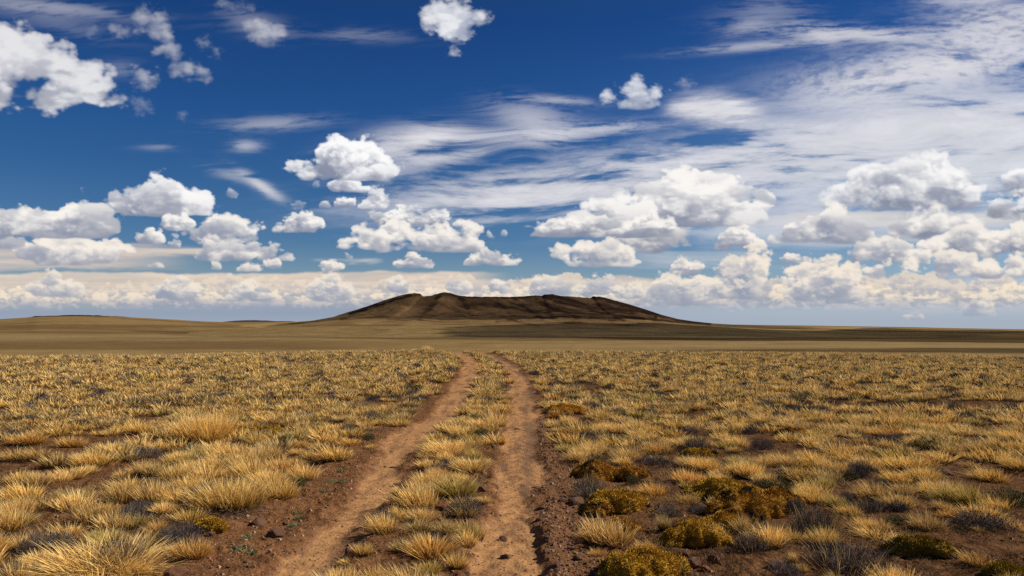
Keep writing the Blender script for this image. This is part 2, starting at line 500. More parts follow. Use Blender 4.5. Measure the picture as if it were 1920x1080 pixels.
# ---- the separate cumulus, back to front
B = 'base'
LIST = [
    # left side
    (Q(0, 0, [(200, 935, 62), (290, 938, 58), (380, 940, 55), (440, 925, 40), (120, 945, 38), (250, 972, 36), (170, 965, 30)]), 496, {}),
    (Q(0, 0, [(30, 905, 38), (-40, 905, 50), (70, 900, 26)]), 466, {}),
    (Q(0, 0, [(290, 805, 62), (350, 815, 58), (240, 835, 58), (385, 855, 44), (330, 870, 50), (270, 860, 50), (120, 835, 50), (50, 825, 45), (90, 805, 34), (160, 850, 42), (10, 845, 44), (-60, 850, 50), (200, 860, 50)]), 446, {'cell': 1.2}),
    (Q(0, 0, [(590, 740, 76), (525, 755, 60), (640, 748, 72), (700, 770, 56), (745, 785, 44), (450, 772, 40), (438, 735, 18), (715, 712, 16), (480, 790, 40), (560, 780, 50), (660, 785, 45)]), 404, {'cell': 1.2}),
    (Q(0, 0, [(660, 846, 34), (700, 842, 24), (622, 850, 20)]), 432, {}),
    (Q(0, 0, [(570, 888, 30), (528, 897, 22), (600, 890, 20)]), 456, {}),
    (Q(0, 0, [(850, 838, 40), (905, 835, 34), (780, 872, 44), (870, 880, 50), (945, 872, 42), (990, 857, 18), (728, 882, 26), (820, 860, 40)]), 458, {}),
    (Q(0, 0, [(1140, 834, 34), (1090, 848, 30), (1180, 845, 25), (1040, 857, 20), (1148, 815, 16)]), 435, {}),
    (Q(0, 0, [(800, 942, 38), (850, 955, 38), (920, 958, 40), (1000, 953, 34), (1060, 964, 28), (750, 952, 24)]), 489, {}),
    (Q(0, 0, [(660, 918, 20)]), 466, {'alpha': .8}), (Q(0, 0, [(650, 885, 11)]), None, {'alpha': .6}),
    (Q(0, 0, [(930, 1000, 24), (1010, 992, 20), (1040, 985, 12), (905, 1010, 18), (965, 1008, 14)]), 509, {}),
    (Q(0, 0, [(805, 996, 19)]), 504, {'alpha': .8}), (Q(0, 0, [(585, 995, 17), (605, 1002, 12)]), 504, {'alpha': .7}),
    (Q(0, 0, [(1245, 1000, 27), (1222, 1006, 16), (1268, 1006, 14)]), 511, {}),
    (Q(0, 0, [(1290, 760, 22), (1265, 763, 13), (1320, 758, 12)]), 387, {}),
    (Q(0, 0, [(1212, 768, 13), (1228, 770, 11)]), 389, {'alpha': .7}), (Q(0, 0, [(1130, 765, 14), (1110, 770, 9)]), None, {'alpha': .35}),
    (Q(0, 0, [(868, 718, 16), (880, 730, 12), (855, 715, 8)]), None, {'alpha': .55}), (Q(0, 0, [(1195, 692, 13)]), None, {'alpha': .3}),
    (Q(0, 0, [(1405, 750, 42), (1368, 752, 28), (1438, 757, 28), (1390, 765, 25)]), 392, {}),
    (Q(0, 0, [(1310, 695, 34), (1270, 700, 25), (1350, 702, 26)]), 360, {'alpha': .95}),
    (Q(0, 0, [(1290, 592, 66), (1282, 560, 38), (1220, 618, 48), (1150, 630, 34), (1105, 634, 20), (1380, 622, 58), (1440, 640, 46), (1370, 562, 44), (1320, 640, 60), (1410, 650, 46)]), 337, {'cell': 1.1}),
    (Q(0, 0, [(1480, 822, 30), (1430, 820, 25), (1530, 800, 26), (1560, 828, 30), (1620, 815, 30), (1660, 820, 24), (1395, 812, 15), (1590, 830, 24)]), 421, {}),
    (Q(0, 0, [(1390, 892, 40), (1340, 905, 28), (1288, 907, 18), (1480, 892, 54), (1560, 900, 48), (1630, 888, 44), (1742, 872, 28), (1743, 850, 13), (1680, 912, 44), (1735, 922, 40), (1782, 937, 22), (1430, 905, 40)]), 473, {}),
    (Q(0, 0, [(1550, 977, 28), (1500, 992, 18), (1590, 990, 22), (1622, 993, 14)]), 501, {}),
    (Q(0, 0, [(1810, 962, 30), (1860, 970, 25), (1765, 982, 20), (1905, 977, 24), (1930, 985, 12)]), 497, {}),
    (Q(0, 0, [(1835, 882, 14), (1890, 877, 8), (1310, 955, 12)]), None, {'alpha': .6}),
    # top left, ragged
    (Q(0, 0, [(30, 190, 90), (120, 220, 88), (-70, 230, 110), (200, 262, 72), (290, 290, 74), (370, 308, 52), (120, 150, 38), (30, 130, 44), (250, 212, 34), (210, 372, 58), (110, 367, 28), (20, 352, 38), (400, 388, 40), (350, 355, 44), (330, 330, 50), (430, 385, 22), (-30, 360, 60)]), None,
     {'cell': 1.2, 'amp': 1.1, 'soft': 16, 'dens': .10, 'shadow': .022, 'sun': (228, 228, 231), 'amb': (138, 144, 163), 'sharp': 1.2}),
    (Q(0, 0, [(550, 85, 46), (600, 105, 42), (580, 62, 30), (440, 125, 30), (615, 175, 36), (640, 185, 24)]), None, {'amp': 1.2, 'soft': 30, 'dens': .05, 'cell': .8, 'sun': (205, 206, 212)}),
    (Q(0, 0, [(1000, 122, 44), (955, 108, 28), (1030, 118, 26)]), None, {'amp': 1.2, 'soft': 30, 'dens': .05, 'cell': .8, 'sun': (215, 215, 220)}),
    (Q(0, 0, [(845, 20, 30), (925, 35, 22)]), None, {'amp': 1.2, 'soft': 26, 'dens': .03, 'cell': .6, 'sun': (190, 195, 205)}),
    (Q(0, 0, [(680, 255, 40), (715, 262, 28), (772, 272, 24)]), None, {'amp': 1.1, 'soft': 26, 'dens': .05, 'cell': .7, 'sun': (205, 206, 212)}),
    (Q(0, 0, [(550, 297, 36), (528, 275, 18), (575, 310, 20)]), None, {'amp': 1.1, 'soft': 24, 'dens': .06, 'cell': .7, 'sun': (215, 215, 220)}),
    (Q(0, 0, [(525, 395, 26), (555, 412, 18), (520, 375, 12)]), None, {'amp': 1.2, 'soft': 26, 'dens': .03, 'cell': .5, 'sun': (200, 205, 212)}),
    (Q(0, 0, [(345, 117, 24)]), None, {'amp': 1, 'soft': 26, 'dens': .03, 'cell': .6, 'sun': (190, 195, 205)}),
    (Q(0, 0, [(768, 160, 22), (805, 196, 20)]), None, {'amp': 1.2, 'soft': 24, 'dens': .035, 'cell': .5, 'sun': (200, 203, 210)}),
    (Q(0, 0, [(685, 432, 18)]), None, {'amp': 1, 'soft': 24, 'dens': .02, 'cell': .5}),
    (Q(0, 0, [(1660, 65, 56), (1650, 20, 36), (1700, 10, 26), (1730, 72, 54), (1800, 55, 32), (1700, 125, 42), (1700, 172, 20), (1612, 82, 26), (1680, 100, 44)]), None,
     {'amp': 1.15, 'soft': 18, 'dens': .075, 'cell': .8, 'shadow': .018, 'sun': (236, 237, 240), 'amb': (150, 160, 185)}),
    # right side
    (Q(960, 0, [(1590, 622, 46), (1550, 600, 30), (1480, 662, 66), (1350, 642, 34), (1335, 625, 20), (1310, 685, 48), (1400, 720, 76), (1250, 745, 46), (1190, 755, 32), (1530, 720, 88), (1620, 665, 48), (1650, 730, 66), (1700, 750, 48), (1450, 740, 60)]), 395,
     {'cell': 1.1, 'soft': 10, 'dens': .075}),
    (Q(960, 0, [(1905, 670, 42), (1880, 720, 30), (1960, 700, 60)]), 372, {}),
    (Q(960, 0, [(1840, 775, 38), (1905, 790, 42), (1795, 795, 22), (1980, 790, 60)]), 413, {'sun': (235, 236, 240), 'amb': (128, 134, 150)}),
    (Q(960, 0, [(600, 885, 52), (520, 905, 52), (640, 872, 38), (560, 922, 38), (460, 905, 48)]), 473, {'amb': (132, 140, 160), 'soft': 10}),
    (Q(960, 0, [(660, 702, 66), (680, 670, 38), (600, 740, 76), (520, 762, 58), (720, 732, 68), (790, 705, 40), (835, 722, 32), (760, 780, 66), (850, 792, 54), (925, 795, 42), (400, 792, 54), (415, 752, 28), (350, 802, 44), (280, 832, 42), (228, 842, 38), (168, 862, 32), (100, 872, 26), (48, 872, 24), (480, 800, 62), (660, 770, 78), (560, 795, 66), (760, 750, 74), (700, 790, 70), (850, 790, 60), (620, 700, 48), (420, 820, 52)]), 424,
     {'cell': 1.35, 'amp': 1.1, 'shadow': .03}),
    (Q(960, 0, [(90, 885, 20), (220, 868, 30), (330, 862, 40), (450, 860, 40), (560, 862, 36), (150, 882, 22), (200, 865, 36), (280, 860, 42), (390, 855, 44), (500, 850, 44), (110, 880, 24)]), 444, {'amb': (134, 142, 162)}),
    (Q(960, 0, [(250, 932, 34), (180, 952, 34), (300, 956, 44), (370, 962, 46), (430, 967, 32), (232, 965, 30)]), 500, {}),
    (Q(960, 0, [(1210, 832, 42), (1190, 860, 52), (1250, 862, 52), (1290, 882, 38), (1130, 882, 38), (1060, 892, 32), (1000, 902, 26), (1312, 892, 18), (1230, 800, 16)]), 456, {}),
    (Q(960, 0, [(850, 890, 34), (800, 907, 28), (900, 905, 34), (940, 917, 18), (778, 917, 18)]), 468, {}),
    (Q(960, 0, [(1500, 822, 42), (1600, 820, 36), (1560, 850, 55), (1470, 862, 42), (1680, 842, 42), (1740, 850, 30)]), 450, {'soft': 10, 'dens': .07, 'amb': (136, 142, 160)}),
    (Q(960, 0, [(1070, 973, 20), (1030, 976, 18), (1110, 980, 17)]), 496, {}),
    (Q(960, 0, [(1600, 932, 38), (1700, 902, 44), (1800, 897, 40), (1870, 892, 44), (1760, 930, 58), (1650, 940, 48), (1900, 930, 42), (1560, 940, 24), (1960, 900, 50)]), 482, {'amb': (138, 146, 166)}),
    (Q(960, 0, [(1380, 930, 34), (1430, 925, 34), (1330, 950, 38), (1480, 955, 44), (1290, 965, 28), (1540, 965, 30), (1400, 960, 40)]), 493, {}),
    (Q(960, 0, [(650, 1000, 30), (620, 1010, 20), (690, 1012, 22), (655, 1015, 22)]), 516, {}),
    (Q(960, 0, [(1400, 1010, 28), (1500, 1005, 38), (1600, 998, 38), (1700, 1000, 42), (1800, 1010, 42), (1900, 1010, 40), (1650, 985, 28), (1368, 1022, 18), (1980, 1010, 50)]), 521, {}),
    (Q(960, 0, [(910, 975, 36), (935, 965, 22), (860, 985, 34), (820, 992, 28), (820, 1022, 38), (900, 1012, 42), (870, 1042, 46), (850, 1080, 50), (930, 1085, 40), (800, 1090, 40)]), 560, {'cell': .8}),
    (Q(960, 0, [(1170, 1005, 34), (1190, 1000, 22), (1110, 1022, 34), (1060, 1032, 38), (1210, 1042, 48), (1255, 1025, 34), (1262, 1010, 20), (1290, 1062, 28), (1150, 1062, 48), (1090, 1090, 50), (1220, 1100, 50), (1280, 1110, 30)]), 568, {'cell': .8}),
    (Q(960, 0, [(590, 1062, 32), (560, 1075, 28), (640, 1070, 32), (700, 1062, 36), (750, 1075, 34), (620, 1110, 44), (700, 1110, 44), (540, 1110, 36)]), 572, {'cell': .7}),
    (Q(960, 0, [(480, 1095, 26), (440, 1105, 24), (380, 1080, 20), (330, 1070, 34), (270, 1085, 26), (150, 1065, 36), (110, 1080, 30), (200, 1085, 26)]), 560, {'cell': .6}),
    (Q(960, 0, [(1750, 1150, 34), (1790, 1180, 30), (1720, 1180, 26)]), 597 - 5, {'cell': .6, 'alpha': .6}),
    (Q(960, 0, [(1760, 1146, 18), (1800, 1150, 16), (1730, 1148, 12)]), 581, {'cell': .5}),
    (Q(960, 0, [(1510, 1186, 16), (1480, 1190, 12), (1540, 1188, 12)]), 598, {'cell': .5, 'alpha': .8}),
    # horizon lumps on the left
    (Q(0, 0, [(200, 1062, 38), (240, 1085, 34), (180, 1090, 34), (280, 1095, 26), (130, 1080, 24)]), 556, {'cell': .6}),
    (Q(0, 0, [(690, 1065, 30), (650, 1075, 26), (730, 1080, 26), (650, 1105, 30), (600, 1100, 24), (700, 1105, 30)]), 562, {'cell': .6}),
    (Q(0, 0, [(930, 1075, 26), (900, 1095, 26), (960, 1100, 30), (1000, 1110, 24), (880, 1110, 26)]), 565, {'cell': .6}),
    (Q(0, 0, [(1240, 1060, 34), (1200, 1075, 26), (1280, 1080, 26), (1240, 1095, 40), (1180, 1105, 26), (1300, 1105, 26)]), 566, {'cell': .6}),
    (Q(0, 0, [(1480, 1070, 26), (1520, 1080, 22), (1700, 1075, 24), (1740, 1085, 22), (1850, 1068, 26), (1880, 1080, 24)]), 552, {'cell': .6}),
    # upper right
    (Q(960, 0, [(470, 368, 46), (430, 385, 32), (520, 352, 30), (365, 357, 20), (352, 370, 14), (470, 318, 16), (455, 335, 18), (548, 352, 16), (490, 385, 30)]), 204,
     {'amp': 1.0, 'soft': 14, 'dens': .09, 'cell': .8, 'sun': (236, 238, 242), 'amb': (150, 160, 182)}),
    (Q(960, 0, [(650, 312, 20), (655, 322, 14)]), None, {'amp': 1.2, 'soft': 26, 'dens': .03, 'cell': .6}),
]
for i, (lumps, base, kw) in enumerate(LIST):
    my = base or np.mean([l[1] for l in lumps])
    s, a = far_tint(my)
    size = max(l[2] for l in lumps)
    d = dict(sun=s, amb=a, cell=float(np.clip(size / 22, .5, 1.2)), amp=float(np.clip(size / 24, .35, 1.1)),
             soft=float(np.clip(size / 5, 2.6, 6)), dens=.13 if size > 18 else .2, shadow=.075 * float(np.clip(26 / size, .8, 2.5)),
             step=3.0 if size > 20 else 2.0)
    d.update(kw)
    cumulus(lumps, base, i, **d)

# ---- last veil of haze, then let the sheet fade out at its borders
hh = .30 * sstep(500, 606, v) + .35 * sstep(585, 606, v)
flat(lin(160, 172, 190), hh)
_e = sstep(AZ0, AZ0 + .05, _az) * (1 - sstep(AZ1 - .05, AZ1, _az)) * (1 - sstep(T1 - .04, T1, _t))
SKY *= _e[..., None].astype(f32)

m, nt, nodes, links = new_mat('sky_clouds')
at = N(nt, 'ShaderNodeAttribute', attribute_name='cloud')
em = N(nt, 'ShaderNodeEmission', Strength=1.0)
links.new(at.outputs['Color'], em.inputs['Color'])
inv = N(nt, 'ShaderNodeMath', operation='SUBTRACT'); inv.inputs[0].default_value = 1.0
links.new(at.outputs['Alpha'], inv.inputs[1])
tr = N(nt, 'ShaderNodeBsdfTransparent')
links.new(inv.outputs[0], tr.inputs['Color'])
ad = N(nt, 'ShaderNodeAddShader')
links.new(em.outputs[0], ad.inputs[0]); links.new(tr.outputs[0], ad.inputs[1])
out = N(nt, 'ShaderNodeOutputMaterial'); links.new(ad.outputs[0], out.inputs['Surface'])
m.cycles.emission_sampling = 'NONE'
SR = 32000.0
vv = np.stack([np.sin(_az) * SR, np.cos(_az) * SR, _t * SR + CAM_H], -1).reshape(-1, 3)
me = mesh_np('sky', vv, grid_faces(NR, NC), attrs={'cloud': SKY.reshape(-1, 4)}, mat=m)
tag(link('sky', me), kind='structure')
# ------------------------------------------------------------------ the lie of the land
RUT_L = [(250, 1250), (420, 1150), (552, 1080), (690, 935), (722, 880), (766, 830), (832, 780), (866, 730), (882, 700), (888, 682), (876, 668), (850, 660)]
RUT_R = [(915, 1250), (940, 1150), (958, 1080), (968, 935), (974, 880), (979, 830), (981, 780), (977, 730), (966, 700), (950, 682), (925, 668), (893, 660)]
_gl = np.array([ground_at(*p) for p in RUT_L]); _gr = np.array([ground_at(*p) for p in RUT_R])


def rut_x(Y, g):
    return np.interp(Y, g[:, 1], g[:, 0])


def ruts(X, Y):
    """distance to the nearer rut centre, signed offset from both"""
    Yc = np.clip(Y, 1.5, 47.5)
    wig = (vn(Yc / 2.2, Yc * 0, 3) - .5) * .10
    dl = X - rut_x(Yc, _gl) - wig
    dr = X - rut_x(Yc, _gr) - wig * .7
    k = 1 / np.sqrt(1 + (np.clip((Yc - 30) / 18, 0, 1) * 1.1) ** 2)
    return dl * k, dr * k


def track_mask(X, Y):
    dl, dr = ruts(X, Y)
    e = (vn(X / .35, Y / .8, 5) - .5) * .26 + (vn(X / .09, Y / .12, 6) - .5) * .10
    hw = np.interp(Y, [4, 8, 14, 40], [.20, .22, .29, .30])
    ml = 1 - sstep(hw - .09, hw + .10, np.abs(dl) + e)
    mr = 1 - sstep(hw - .06, hw + .12, np.abs(dr) + e)
    return ml, mr, dl, dr


def near_h(X, Y):
    """plateau with wheel ruts, hummocks and clods (metres)"""
    rr = np.hypot(X, Y)
    fade = 1 - sstep(50, 62, rr)
    ml, mr, dl, dr = track_mask(X, Y)
    tr = np.clip(ml + mr, 0, 1)
    h = (fbm(X / 6.0, Y / 6.0, 3, 101) - .5) * .16 * sstep(4, 12, rr)
    h = h + (fbm(X / .9, Y / .9, 3, 103) - .5) * .085 * (1 - .8 * tr)
    h = h - .034 * tr
    for d in (dl, dr):                                    # pushed-up edges
        h = h + .012 * np.exp(-((np.abs(d) - .32) / .07) ** 2) * (1 - tr)
    near = 1 - sstep(14, 26, rr)
    st = 1 - .75 * tr
    h = h + near * st * (fbm(X / .16, Y / .16, 4, 107) - .5) * .050
    cl = worley2(X / .085, Y / .085, 109)
    pat = sstep(.42, .62, fbm(X / .5, Y / .5, 3, 113))
    h = h + near * st * pat * .020 * np.clip(.55 - cl, 0, 1) * 2
    tread = np.sin(Y / .055 + np.abs(dr) * 30) * .006 * mr * near * (1 - sstep(.10, .17, np.abs(dr + .03)))
    return (h + tread) * fade


SKYL = [(-900, 601), (-200, 600), (0, 600), (50, 597.5), (70, 595.5), (150, 594), (200, 595), (290, 598.5), (340, 601), (385, 603.3), (440, 604.5), (560, 604.5), (700, 605), (1370, 608.5), (1500, 610), (1640, 612), (1780, 614), (1920, 616), (3000, 620)]


def elev(x, y):
    dx, dy, dz = ray(x, y)
    return dz / dy


def land(X, Y):
    rr = np.hypot(X, Y)
    yy = np.where(Y > 1, Y, 1)
    sx = np.clip(960 + FOCAL * X / (yy * CP), -900, 3000)
    ys = np.interp(sx, [p[0] for p in SKYL], [p[1] for p in SKYL])
    RH = 7000.0
    zf = CAM_H + elev(960, ys) * RH
    front = sstep(-.2, .3, Y / np.maximum(rr, 1))
    zf = zf * front + (-25) * (1 - front)
    edge = 46 + (vn(X / 30, Y * 0, 121) - .5) * 3
    d = np.clip(rr - edge, 0, None)
    z = -27 * (1 - np.exp(-(d / 150) ** 1.5))
    far = sstep(1400, RH, rr)
    z = z + (zf + 27) * far
    z = z - 90 * sstep(RH, 9500, rr)
    und = (fbm(X / 900, Y / 500, 3, 131) - .5) * 9 * sstep(500, 1800, rr) * (1 - sstep(4000, 6500, rr))
    roll = (fbm(X / 220, Y / 220, 3, 133) - .5) * 2.5 * sstep(300, 900, rr)
    rock = sstep(52, 70, sx) * (1 - sstep(190, 300, sx)) * np.exp(-((rr - 7000) / 250) ** 2) * (3 + 9 * vn(X / 40, Y / 60, 137) ** 2)
    return z + und + roll + rock


def gz(x, y):
    """ground height for planting"""
    X = np.atleast_1d(np.asarray(x, float)); Y = np.atleast_1d(np.asarray(y, float))
    return (land(X, Y) + near_h(X, Y))


r_rows = np.concatenate([np.geomspace(.25, 2.4, 14)[:-1], np.geomspace(2.4, 62, 740)[:-1], np.geomspace(62, 9800, 250)])
a_front = np.linspace(R(-46), R(46), 760)
a_back = np.linspace(R(46), R(314), 92)[1:]
a_cols = np.concatenate([a_front, a_back])
RR, AA = np.meshgrid(r_rows, a_cols, indexing='ij')
GX = RR * np.sin(AA); GY = RR * np.cos(AA)
GZ = land(GX, GY)
nr_ = int((r_rows < 66).sum())
GZ[:nr_] += near_h(GX[:nr_], GY[:nr_])
trk = np.zeros_like(GZ); side = np.zeros_like(GZ)
ml, mr, dl, dr = track_mask(GX[:nr_], GY[:nr_])
trk[:nr_] = np.clip(ml + mr, 0, 1)
side[:nr_] = sstep(.1, .3, dr) * (1 - sstep(.6, 1.5, dr)) + .55 * sstep(-.1, .3, dr) * sstep(.5, 3, dr)
hyp = np.hypot(GX, GY)
worn = np.zeros_like(GZ)
worn[:nr_] = sstep(.0, .10, dr + (vn(GX[:nr_] / .2, GY[:nr_] / .6, 151) - .5) * .16) * sstep(.30, .55, fbm(GX[:nr_] / .5, GY[:nr_] / 2.5, 4, 153)) * (dr > -.4)
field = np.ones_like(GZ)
field[:nr_] = np.clip(sstep(.5, 1.5, dr) + .62 * sstep(.7, 1.7, -dl) + .4 * ((dl > .3) & (dr < -.3)), 0, 1)  # soil darkened between tufts: brown litter, also standing for shade in the gaps
plain = sstep(58, 90, hyp)
# far pattern: brown bands, pale bands, an old track
b1 = fbm(GX / 700 + 3, GY / 420, 5, 141); b2 = fbm(GX / 260, GY / 200, 5, 143)
gyy = np.where(GY > 1, GY, 1)
fpx, fpy = project(GX, gyy, GZ)
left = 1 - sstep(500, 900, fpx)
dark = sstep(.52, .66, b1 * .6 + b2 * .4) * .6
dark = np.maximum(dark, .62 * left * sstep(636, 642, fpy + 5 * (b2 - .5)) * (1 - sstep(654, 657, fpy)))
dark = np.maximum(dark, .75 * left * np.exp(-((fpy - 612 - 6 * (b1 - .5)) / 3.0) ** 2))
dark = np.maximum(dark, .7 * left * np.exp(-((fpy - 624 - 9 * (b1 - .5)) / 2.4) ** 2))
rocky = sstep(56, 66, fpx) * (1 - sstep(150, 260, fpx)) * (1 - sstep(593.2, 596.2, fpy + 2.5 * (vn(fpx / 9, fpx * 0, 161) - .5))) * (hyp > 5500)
pale = .9 * left * np.exp(-((fpy - 631) / 3.5) ** 2) + .8 * sstep(900, 1300, fpx) * np.exp(-((fpy - 649) / 2.6) ** 2)  # left band pale grass; right one paints a sunlit strip between cloud shadows
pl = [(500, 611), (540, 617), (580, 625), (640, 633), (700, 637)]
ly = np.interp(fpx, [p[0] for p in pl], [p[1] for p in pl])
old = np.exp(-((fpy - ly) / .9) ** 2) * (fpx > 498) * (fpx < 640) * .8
dark = np.maximum(dark, .62 * np.exp(-((fpx - 980) / 420) ** 4) * (1 - sstep(606, 634, fpy)) * (.35 + 1.0 * sstep(.40, .60, b2 * .7 + b1 * .3)))  # brown apron streaks, plus soft cloud shade put into the colour
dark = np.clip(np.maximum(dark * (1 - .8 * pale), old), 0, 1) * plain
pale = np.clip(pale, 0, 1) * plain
ncol = len(a_cols)
V = np.stack([GX, GY, GZ], -1).reshape(-1, 3)
Fq = grid_faces(len(r_rows), ncol)
a = np.arange(len(r_rows) - 1) * ncol
Fw = np.stack([a + ncol - 1, a, a + ncol, a + 2 * ncol - 1], 1)      # close the ring
Fq = np.concatenate([Fq, Fw])[:, ::-1]

m_ground, nt, nodes, L = new_mat('dry_steppe_soil')


def A(nt, name, out_='Fac'):
    n = nt.nodes.new('ShaderNodeAttribute'); n.attribute_name = name
    return n.outputs[out_]


def mix(nt, f, a, b, mode='MIX'):
    n = nt.nodes.new('ShaderNodeMix'); n.data_type = 'RGBA'; n.blend_type = mode
    for k, v in ((0, f), (6, a), (7, b)):
        if isinstance(v, bpy.types.NodeSocket): nt.links.new(v, n.inputs[k])
        elif isinstance(v, (int, float)): n.inputs[k].default_value = v
        else: n.inputs[k].default_value = (*v, 1)
    return n.outputs[2]


def math_(nt, op, a, b=None, clamp=False):
    n = nt.nodes.new('ShaderNodeMath'); n.operation = op; n.use_clamp = clamp
    for k, v in ((0, a), (1, b)):
        if v is None: continue
        if isinstance(v, bpy.types.NodeSocket): nt.links.new(v, n.inputs[k])
        else: n.inputs[k].default_value = v
    return n.outputs[0]


def noise(nt, vec, scale, detail=5, rough=.55, out_=0, dist=0):
    n = nt.nodes.new('ShaderNodeTexNoise')
    n.inputs['Scale'].default_value = scale; n.inputs['Detail'].default_value = detail
    n.inputs['Roughness'].default_value = rough; n.inputs['Distortion'].default_value = dist
    if vec is not None: nt.links.new(vec, n.inputs['Vector'])
    return n.outputs[out_]


def cramp(nt, fac, stops):
    n = ramp(nt, stops); nt.links.new(fac, n.inputs[0])
    return n.outputs[0]


def principled(nt, col, rough=.9, normal=None, spec=.2):
    p = nt.nodes.new('ShaderNodeBsdfPrincipled')
    if isinstance(col, bpy.types.NodeSocket): nt.links.new(col, p.inputs['Base Color'])
    else: p.inputs['Base Color'].default_value = (*col, 1)
    p.inputs['Roughness'].default_value = rough
    p.inputs['Specular IOR Level'].default_value = spec
    if normal is not None: nt.links.new(normal, p.inputs['Normal'])
    return p.outputs[0]


def finish(nt, sh):
    o = nt.nodes.new('ShaderNodeOutputMaterial'); nt.links.new(sh, o.inputs['Surface'])


def bump(nt, h, dist, strength=1.0, normal=None):
    n = nt.nodes.new('ShaderNodeBump'); n.inputs['Distance'].default_value = dist
    n.inputs['Strength'].default_value = strength
    nt.links.new(h, n.inputs['Height'])
    if normal is not None: nt.links.new(normal, n.inputs['Normal'])
    return n.outputs[0]


P = nt.nodes.new('ShaderNodeNewGeometry').outputs['Position']
n1 = noise(nt, P, 1.3, 6, .6); n2 = noise(nt, P, 9, 6, .65); n3 = noise(nt, P, 55, 4, .7)
vo = nt.nodes.new('ShaderNodeTexVoronoi'); vo.inputs['Scale'].default_value = 38
L.new(P, vo.inputs['Vector'])
vo2 = nt.nodes.new('ShaderNodeTexVoronoi'); vo2.inputs['Scale'].default_value = 90
L.new(P, vo2.inputs['Vector'])
soil = cramp(nt, n2, [(.28, (.080, .037, .015)), (.45, (.185, .084, .034)), (.60, (.29, .135, .056)), (.78, (.40, .20, .088))])
soil = mix(nt, math_(nt, 'MULTIPLY', n1, .55), soil, (.14, .065, .036))
soil = mix(nt, math_(nt, 'MULTIPLY', A(nt, 'stony'), .32), soil, (.17, .088, .046))
tcol = cramp(nt, n2, [(.25, (.24, .118, .050)), (.42, (.40, .205, .088)), (.62, (.52, .275, .120)), (.8, (.62, .345, .165))])
wob = nt.nodes.new('ShaderNodeMapping'); wob.inputs['Scale'].default_value = (5.0, .7, 1)
L.new(P, wob.inputs['Vector'])
streakn = noise(nt, wob.outputs[0], 1.0, 5, .6)
tcol = mix(nt, cramp(nt, streakn, [(.46, (0, 0, 0)), (.64, (.72, .72, .72))]), tcol, (.15, .080, .050))
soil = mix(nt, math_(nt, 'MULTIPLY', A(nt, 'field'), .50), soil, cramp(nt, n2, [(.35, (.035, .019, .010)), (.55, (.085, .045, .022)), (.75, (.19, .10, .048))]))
trm = A(nt, 'track')
tcol = mix(nt, math_(nt, 'MULTIPLY', A(nt, 'worn'), .75), tcol, (.185, .108, .070))
soil = mix(nt, trm, soil, tcol)
# small pale and dark grit
vor = nt.nodes.new('ShaderNodeSeparateColor'); L.new(vo.outputs['Color'], vor.inputs[0])
grit = math_(nt, 'MULTIPLY', math_(nt, 'GREATER_THAN', vor.outputs[0], .76), math_(nt, 'LESS_THAN', vo.outputs['Distance'], .33))
soil = mix(nt, math_(nt, 'MULTIPLY', grit, .8), soil, (.055, .032, .020))
vor2 = nt.nodes.new('ShaderNodeSeparateColor'); L.new(vo2.outputs['Color'], vor2.inputs[0])
grit2 = math_(nt, 'MULTIPLY', math_(nt, 'GREATER_THAN', vor2.outputs[0], .93), math_(nt, 'LESS_THAN', vo2.outputs['Distance'], .35))
soil = mix(nt, math_(nt, 'MULTIPLY', grit2, .6), soil, (.38, .30, .23))
# the grassy plain far below
f1 = noise(nt, P, .02, 8, .65); f2 = noise(nt, P, .12, 5, .7)
pc = cramp(nt, f1, [(.30, (.24, .150, .060)), (.52, (.34, .225, .095)), (.72, (.41, .285, .13))])
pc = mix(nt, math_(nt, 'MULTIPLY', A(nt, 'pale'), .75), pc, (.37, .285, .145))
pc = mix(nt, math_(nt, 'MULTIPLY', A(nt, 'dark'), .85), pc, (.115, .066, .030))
pc = mix(nt, A(nt, 'rocky'), pc, (.035, .024, .018))
f3 = noise(nt, P, .45, 3, .7)
pc = mix(nt, cramp(nt, f3, [(.48, (0, 0, 0)), (.62, (.6, .6, .6))]), pc, (.12, .082, .040))
pc = mix(nt, math_(nt, 'MULTIPLY', f2, .7), pc, mix(nt, 1.0, pc, (.55, .52, .5), 'MULTIPLY'))
col = mix(nt, A(nt, 'plain'), soil, pc)
hgt = math_(nt, 'ADD', math_(nt, 'MULTIPLY', n2, .6), math_(nt, 'MULTIPLY', n3, .35))
hgt = math_(nt, 'ADD', hgt, math_(nt, 'MULTIPLY', math_(nt, 'SUBTRACT', .5, vo.outputs['Distance']), .25))
fl = math_(nt, 'SUBTRACT', 1.0, math_(nt, 'MULTIPLY', trm, .45))
fl = math_(nt, 'MULTIPLY', fl, math_(nt, 'SUBTRACT', 1.0, A(nt, 'plain')))
bmp = bump(nt, math_(nt, 'MULTIPLY', hgt, fl), .034, 1.0)
finish(nt, principled(nt, col, 1.0, bmp, 0.0))
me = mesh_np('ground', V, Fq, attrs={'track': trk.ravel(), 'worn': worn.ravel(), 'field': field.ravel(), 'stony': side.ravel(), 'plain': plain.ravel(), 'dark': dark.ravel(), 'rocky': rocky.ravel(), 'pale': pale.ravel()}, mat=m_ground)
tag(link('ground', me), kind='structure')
del V, Fq

